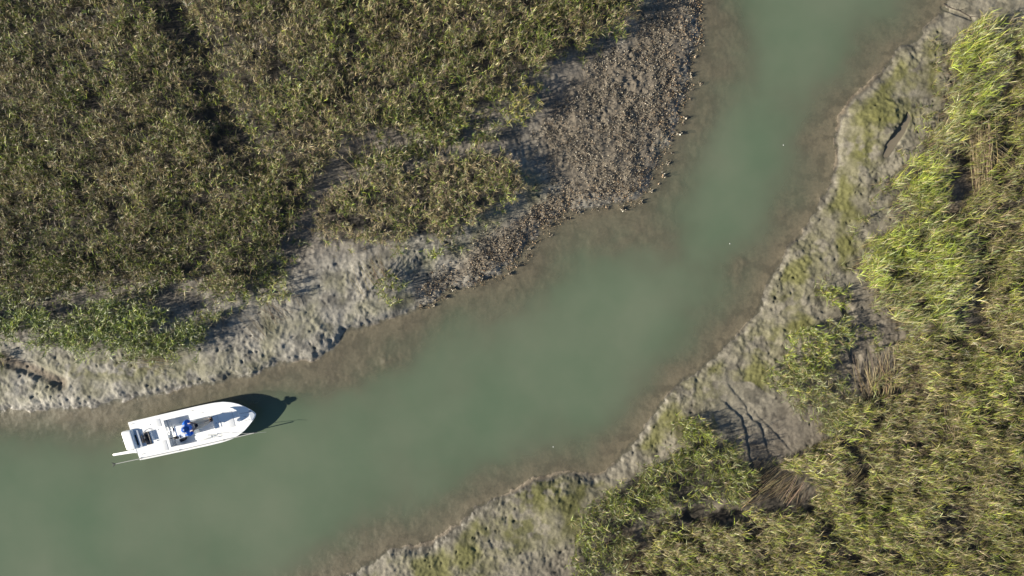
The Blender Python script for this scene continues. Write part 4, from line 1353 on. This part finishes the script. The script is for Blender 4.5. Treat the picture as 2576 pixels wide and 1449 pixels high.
# folding shallow-water anchor arm on the transom
bm = bmesh.new()
pts = [(-1.30, -.45, .42), (-1.20, -.45, .45), (-.60, -.47, .50), (-.04, -.50, .52)]
for i in range(3):
    (u0, v0, z0), (u1, v1, z1) = pts[i], pts[i + 1]
    w0, w1 = (.03, .055, .065, .08)[i], (.03, .055, .065, .08)[i + 1]
    q = [S(u0, v0 - w0, z0), S(u0, v0 + w0, z0), S(u1, v1 + w1, z1), S(u1, v1 - w1, z1)]
    t_ = [bm.verts.new(p_) for p_ in q]; b_ = [bm.verts.new(p_ - Vector((0, 0, .07))) for p_ in q]
    bm.faces.new(t_); bm.faces.new(b_[::-1])
    for k in range(4): bm.faces.new((t_[k], t_[(k + 1) % 4], b_[(k + 1) % 4], b_[k]))
anc = bm_obj('shallow_water_anchor', bm, M_GEL, boat, smooth=False)
bm = bmesh.new(); box(bm, -.10, .0, -.60, -.40, .30, .56, .015)
bm_obj('anchor_bracket', bm, M_GEL, anc)

# push-pole holders on the starboard gunwale
for u, v_ in ((.07, -.90), (2.07, -.92), (4.34, -.91)):
    bm = bmesh.new()
    bmesh.ops.create_cone(bm, cap_ends=True, segments=12, radius1=.045, radius2=.03, depth=.05, matrix=Matrix.Translation(S(u, v_, sheer(u) + .025)))
    bm_obj('pole_holder', bm, M_STEEL, boat)

# push pole
pb = bworld(-1.25, -.89, GZ + .065)
po = bpy.data.objects.new('push_pole', None); C.link(po)
po.location = pb; po.rotation_euler = (0, 0, BROT - R(.2))
tag(po, 'long grey push pole lying on the starboard edge of the skiff', 'pole')
bm = bmesh.new()
tube(bm, [(0, 0, 0), (1.8, -.012, .0), (3.4, -.02, .0), (5.2, 0, .02), (7.15, .03, .05)], [.015, .017, .017, .018, .022], 8)
bm_obj('shaft', bm, M_POLE, po)
bm = bmesh.new()
for s_ in (-1, 1):
    tube(bm, [(.05, 0, 0), (-.04, s_ * .05, 0), (-.12, s_ * .10, 0)], [.022, .024, .014], 8)
tube(bm, [(-.03, -.055, 0), (-.03, .055, 0)], .014, 6)
bm_obj('foot', bm, M_BLACK, po)
bm = bmesh.new(); tube(bm, [(7.12, .03, .05), (7.24, .032, .05), (7.28, .032, .05)], [.026, .026, .012], 8)
bm_obj('tip', bm, M_BLACK, po)

# fishing rod on the foredeck
rb = bworld(3.72, -.52, DZ + .06)
ro = bpy.data.objects.new('fishing_rod', None); C.link(ro)
ro.location = rb
te = bworld(6.62, -.96, .74)
dv = te - rb
ro.rotation_euler = (0, 0, math.atan2(dv.y, dv.x))
Lr = math.hypot(dv.x, dv.y)
tag(ro, 'thin fishing rod resting across the bow, its tip over the water', 'fishing rod')
bm = bmesh.new(); tube(bm, [(.3, 0, .03), (1.2, 0, .16), (2.3, 0, .31), (Lr, 0, dv.z)], [.010, .009, .008, .006], 8)
bm_obj('blank', bm, M_POLE, ro)
bm = bmesh.new(); tube(bm, [(-.1, 0, -.02), (.32, 0, .034)], .016, 8)
bm_obj('grip', bm, M_BLACK, ro)
bm = bmesh.new()
bmesh.ops.create_cone(bm, cap_ends=True, segments=16, radius1=.035, radius2=.03, depth=.06, matrix=Matrix.Translation((.12, -.06, .01)) @ Matrix.Rotation(R(90), 4, 'Y'))
tube(bm, [(.12, 0, .01), (.12, -.05, .01)], .01, 6)
bm_obj('reel', bm, M_ALU, ro)

# ------------------------------------------------------------------ the person
def skin_mesh(name, verts, edges, radii, mat, root=0, sub=2):
    me = bpy.data.meshes.new(name)
    bm = bmesh.new()
    ly = bm.verts.layers.skin.verify()
    bv = []
    for i, p_ in enumerate(verts):
        v_ = bm.verts.new(p_)
        r_ = radii[i]
        v_[ly].radius = r_ if isinstance(r_, tuple) else (r_, r_)
        v_[ly].use_root = (i == root)
        bv.append(v_)
    for a, b in edges: bm.edges.new((bv[a], bv[b]))
    bm.to_mesh(me); bm.free()
    ob = bpy.data.objects.new(name, me); C.link(ob)
    sk = ob.modifiers.new('skin', 'SKIN'); sk.use_smooth_shade = True
    if sub:
        ss = ob.modifiers.new('sub', 'SUBSURF'); ss.levels = sub; ss.render_levels = sub
    dg = bpy.context.evaluated_depsgraph_get()
    me2 = bpy.data.meshes.new_from_object(ob.evaluated_get(dg))
    bpy.data.objects.remove(ob); bpy.data.meshes.remove(me)
    for p_ in me2.polygons: p_.use_smooth = True
    me2.name = name
    me2.materials.clear(); me2.materials.append(mat)
    return me2


M_SKIN = simple('skin', (.42, .25, .18), .5)
M_SHIRT = simple('blue_shirt', (.012, .17, .80), .7, bump=.35, bscale=14, var=.2)
M_TROUSER = simple('khaki_trousers', (.52, .47, .41), .8, bump=.3, bscale=14, var=.12)
M_CAPB = simple('blue_cap', (.012, .10, .42), .7)
M_WHITEC = simple('white_cloth', (.75, .76, .76), .7)

# person frame: x towards the bow, y to port, z up, origin under the hips
pb = bworld(3.16, .14, FZ)
PA = BROT + R(4)
hipL, hipR = Vector((.02, .10, .84)), Vector((.02, -.10, .84))
pel = Vector((0, 0, .86)); waist = Vector((-.02, 0, 1.02)); chest = Vector((-.01, 0, 1.24)); neckb = Vector((.03, 0, 1.42)); headc = Vector((.085, 0, 1.58)); headt = Vector((.09, 0, 1.70))
shL, shR = Vector((.01, .19, 1.36)), Vector((.01, -.19, 1.36))
elL, elR = Vector((.03, .33, 1.13)), Vector((.03, -.33, 1.13))
wrL, wrR = Vector((.27, .13, 1.09)), Vector((.27, -.13, 1.09))
knL, knR = Vector((.33, .10, .49)), Vector((.34, -.12, .50))
anL, anR = Vector((.58, .06, .10)), Vector((.55, -.04, .10))
toL, toR = Vector((.74, .07, .03)), Vector((.70, -.045, .03))

V_ = [pel, waist, chest, neckb, headc - Vector((0, 0, .05)), headc + Vector((0, 0, .03)), headt,
      shL, elL, wrL, shR, elR, wrR, hipL, knL, anL, toL, hipR, knR, anR, toR]
R_ = [(.13, .10), (.125, .095), (.15, .10), .055, .075, .088, .06,
      .06, .045, .032, .06, .045, .032, .085, .06, .040, .024, .085, .06, .040, .024]
E_ = [(0, 1), (1, 2), (2, 3), (3, 4), (4, 5), (5, 6), (2, 7), (7, 8), (8, 9), (2, 10), (10, 11), (11, 12), (0, 13), (13, 14), (14, 15), (15, 16), (0, 17), (17, 18), (18, 19), (19, 20)]


def hand(w_, s_):
    """palm, four unequal fingers curled round the controller, thumb from the side"""
    b = len(V_)
    wi = 9 if s_ > 0 else 12
    palm = w_ + Vector((.055, -.012 * s_, .0))
    V_.append(palm); R_.append((.030, .018)); E_.append((wi, b))
    for k, (ln_, off) in enumerate(((.062, .028), (.072, .010), (.068, -.010), (.052, -.028))):
        i0 = len(V_)
        V_.append(palm + Vector((.035, -.004 * s_, off))); R_.append(.0095); E_.append((b, i0))
        V_.append(palm + Vector((.035 + ln_ * .45, -.030 * s_, off * .9))); R_.append(.0085); E_.append((i0, i0 + 1))
        V_.append(palm + Vector((.035 + ln_ * .25, -.058 * s_, off * .8))); R_.append(.0075); E_.append((i0 + 1, i0 + 2))
    i0 = len(V_)
    V_.append(palm + Vector((-.005, -.022 * s_, .034))); R_.append(.011); E_.append((b, i0))
    V_.append(palm + Vector((.025, -.048 * s_, .050))); R_.append(.009); E_.append((i0, i0 + 1))


hand(wrL, 1); hand(wrR, -1)
body = link('person', skin_mesh('person', V_, E_, R_, M_SKIN, 0, 1), None, pb, (0, 0, PA))
body.scale = (1.07, 1.07, 1.07)
tag(body, 'person in blue shirt and khaki trousers leaning at the skiff console, holding a controller', 'person')
# face: nose, ears, eyes as small children of the head
bm = bmesh.new()
bmesh.ops.create_icosphere(bm, subdivisions=2, radius=.5, matrix=Matrix.Translation(headc + Vector((.095, 0, -.01))) @ Matrix.Diagonal((.035, .026, .045, 1)))
bm_obj('nose', bm, M_SKIN, body)
for s_ in (-1, 1):
    bm = bmesh.new(); bmesh.ops.create_icosphere(bm, subdivisions=2, radius=.5, matrix=Matrix.Translation(headc + Vector((.0, s_ * .088, 0))) @ Matrix.Diagonal((.045, .02, .06, 1)))
    bm_obj('ear', bm, M_SKIN, body)
    bm = bmesh.new(); bmesh.ops.create_icosphere(bm, subdivisions=2, radius=.011, matrix=Matrix.Translation(headc + Vector((.083, s_ * .032, .02))))
    bm_obj('eye', bm, M_BLACK, body)
bm = bmesh.new(); bmesh.ops.create_icosphere(bm, subdivisions=2, radius=.5, matrix=Matrix.Translation(headc + Vector((.084, 0, -.055))) @ Matrix.Diagonal((.014, .045, .012, 1)))
bm_obj('mouth', bm, simple('lips', (.32, .13, .11), .5), body)

sv = [pel + Vector((0, 0, .04)), waist, chest, (chest + neckb) / 2 + Vector((0, 0, .02)), shL, elL, elL.lerp(wrL, .55), shR, elR, elR.lerp(wrR, .55)]
sr = [(.18, .15), (.17, .14), (.20, .155), (.13, .12), .125, .09, .07, .125, .09, .07]
se = [(0, 1), (1, 2), (2, 3), (3, 4), (4, 5), (5, 6), (3, 7), (7, 8), (8, 9)]
link('shirt', skin_mesh('shirt', sv, se, sr, M_SHIRT, 0, 2), body)
tv = [pel + Vector((0, 0, .05)), hipL, knL, anL + Vector((-.0, 0, -.01)), hipR, knR, anR + Vector((-.0, 0, -.01))]
tr_ = [(.165, .13), .118, .098, .080, .118, .098, .080]
link('trousers', skin_mesh('trousers', tv, [(0, 1), (1, 2), (2, 3), (0, 4), (4, 5), (5, 6)], tr_, M_TROUSER, 0, 2), body)
for an_, to_ in ((anL, toL), (anR, toR)):
    link('shoe', skin_mesh('shoe', [an_ + Vector((-.05, 0, -.055)), an_ + Vector((.02, 0, -.04)), to_ + Vector((.03, 0, .01))], [(0, 1), (1, 2)], [(.055, .05), (.06, .055), (.055, .042)], M_BLACK, 0, 2), body)
# cap: domed crown, button, bill, with a white neck flap
cm = Matrix.Translation(headc + Vector((.0, 0, .055))) @ Matrix.Rotation(R(6), 4, 'Y')
bm = bmesh.new()
prof = [(.128, -.01), (.130, .02), (.118, .06), (.09, .09), (.05, .107), (0, .112)]
rg = []
for r_, z_ in prof[:-1]:
    rg.append([bm.verts.new(cm @ Vector((r_ * 1.08 * math.cos(2 * math.pi * k / 24), r_ * math.sin(2 * math.pi * k / 24), z_))) for k in range(24)])
tp = bm.verts.new(cm @ Vector((0, 0, .112)))
for i in range(len(rg) - 1):
    for k in range(24): bm.faces.new((rg[i][k], rg[i][(k + 1) % 24], rg[i + 1][(k + 1) % 24], rg[i + 1][k]))
for k in range(24): bm.faces.new((rg[-1][k], rg[-1][(k + 1) % 24], tp))
cap = bm_obj('cap', bm, M_CAPB, body)
bm = bmesh.new()
rg = [[], []]
for k in range(13):
    a = R(-62 + 124 * k / 12)
    rg[0].append((cm @ Vector((.134 * math.cos(a), .125 * math.sin(a), -.005))))
    rg[1].append((cm @ Vector((.134 * math.cos(a) + .085 * math.cos(a) ** .5 if math.cos(a) > 0 else 0, .13 * math.sin(a), -.02))))
t0 = [[bm.verts.new(p_) for p_ in r] for r in rg]; t1 = [[bm.verts.new(p_ - Vector((0, 0, .006))) for p_ in r] for r in rg]
for k in range(12):
    bm.faces.new((t0[0][k], t0[1][k], t0[1][k + 1], t0[0][k + 1])); bm.faces.new((t1[0][k], t1[0][k + 1], t1[1][k + 1], t1[1][k]))
    bm.faces.new((t0[1][k], t1[1][k], t1[1][k + 1], t0[1][k + 1]))
bm_obj('bill', bm, M_CAPB, cap)
bm = bmesh.new(); bmesh.ops.create_icosphere(bm, subdivisions=2, radius=.5, matrix=cm @ Matrix.Translation((.02, 0, .112)) @ Matrix.Diagonal((.05, .05, .012, 1)))
bm_obj('cap_badge', bm, M_WHITEC, cap)
bm = bmesh.new()   # neck flap behind the head
rows_ = []
for j in range(4):
    row = []
    for k in range(15):
        a = R(78 + 204 * k / 14); rr2 = .132 + .026 * j + .006 * math.sin(5 * a + j)
        row.append(bm.verts.new(cm @ Vector((rr2 * math.cos(a) * 1.1, rr2 * math.sin(a) * 1.05, .0 - .018 * j))))
    rows_.append(row)
for j in range(3):
    for k in range(14): bm.faces.new((rows_[j][k], rows_[j][k + 1], rows_[j + 1][k + 1], rows_[j + 1][k]))
bmesh.ops.solidify(bm, geom=bm.faces[:], thickness=.006)
bm_obj('neck_flap', bm, M_WHITEC, cap)

# the controller in the hands
ctrl_c = Vector((.36, 0, 1.10)) * 1.07
rot = Matrix.Rotation(PA, 3, 'Z')
cl = pb + rot @ ctrl_c
bm = bmesh.new()
def lbox(bm, cx, cy, cz, sx, sy, sz, bev):
    b2 = bmesh.new(); bmesh.ops.create_cube(b2, size=1, matrix=Matrix.Translation((cx, cy, cz)) @ Matrix.Diagonal((sx, sy, sz, 1)))
    bmesh.ops.bevel(b2, geom=b2.edges[:], offset=bev, segments=2, affect='EDGES')
    me = bpy.data.meshes.new('t'); b2.to_mesh(me); b2.free(); bm.from_mesh(me); bpy.data.meshes.remove(me)
lbox(bm, 0, 0, 0, .10, .19, .045, .015)
co_ = bm_obj('drone_controller', bm, M_BLACK, None, cl, (0, 0, PA))
tag(co_, 'dark handheld controller with screen in the hands of the person on the skiff', 'controller')
bm = bmesh.new(); lbox(bm, .085, 0, .03, .075, .155, .012, .004)
bm_obj('screen', bm, M_GLASS, co_)
for s_ in (-1, 1):
    bm = bmesh.new(); tube(bm, [(.0, s_ * .055, .02), (.0, s_ * .055, .045)], [.006, .010], 8)
    bm_obj('stick', bm, M_ALU, co_)
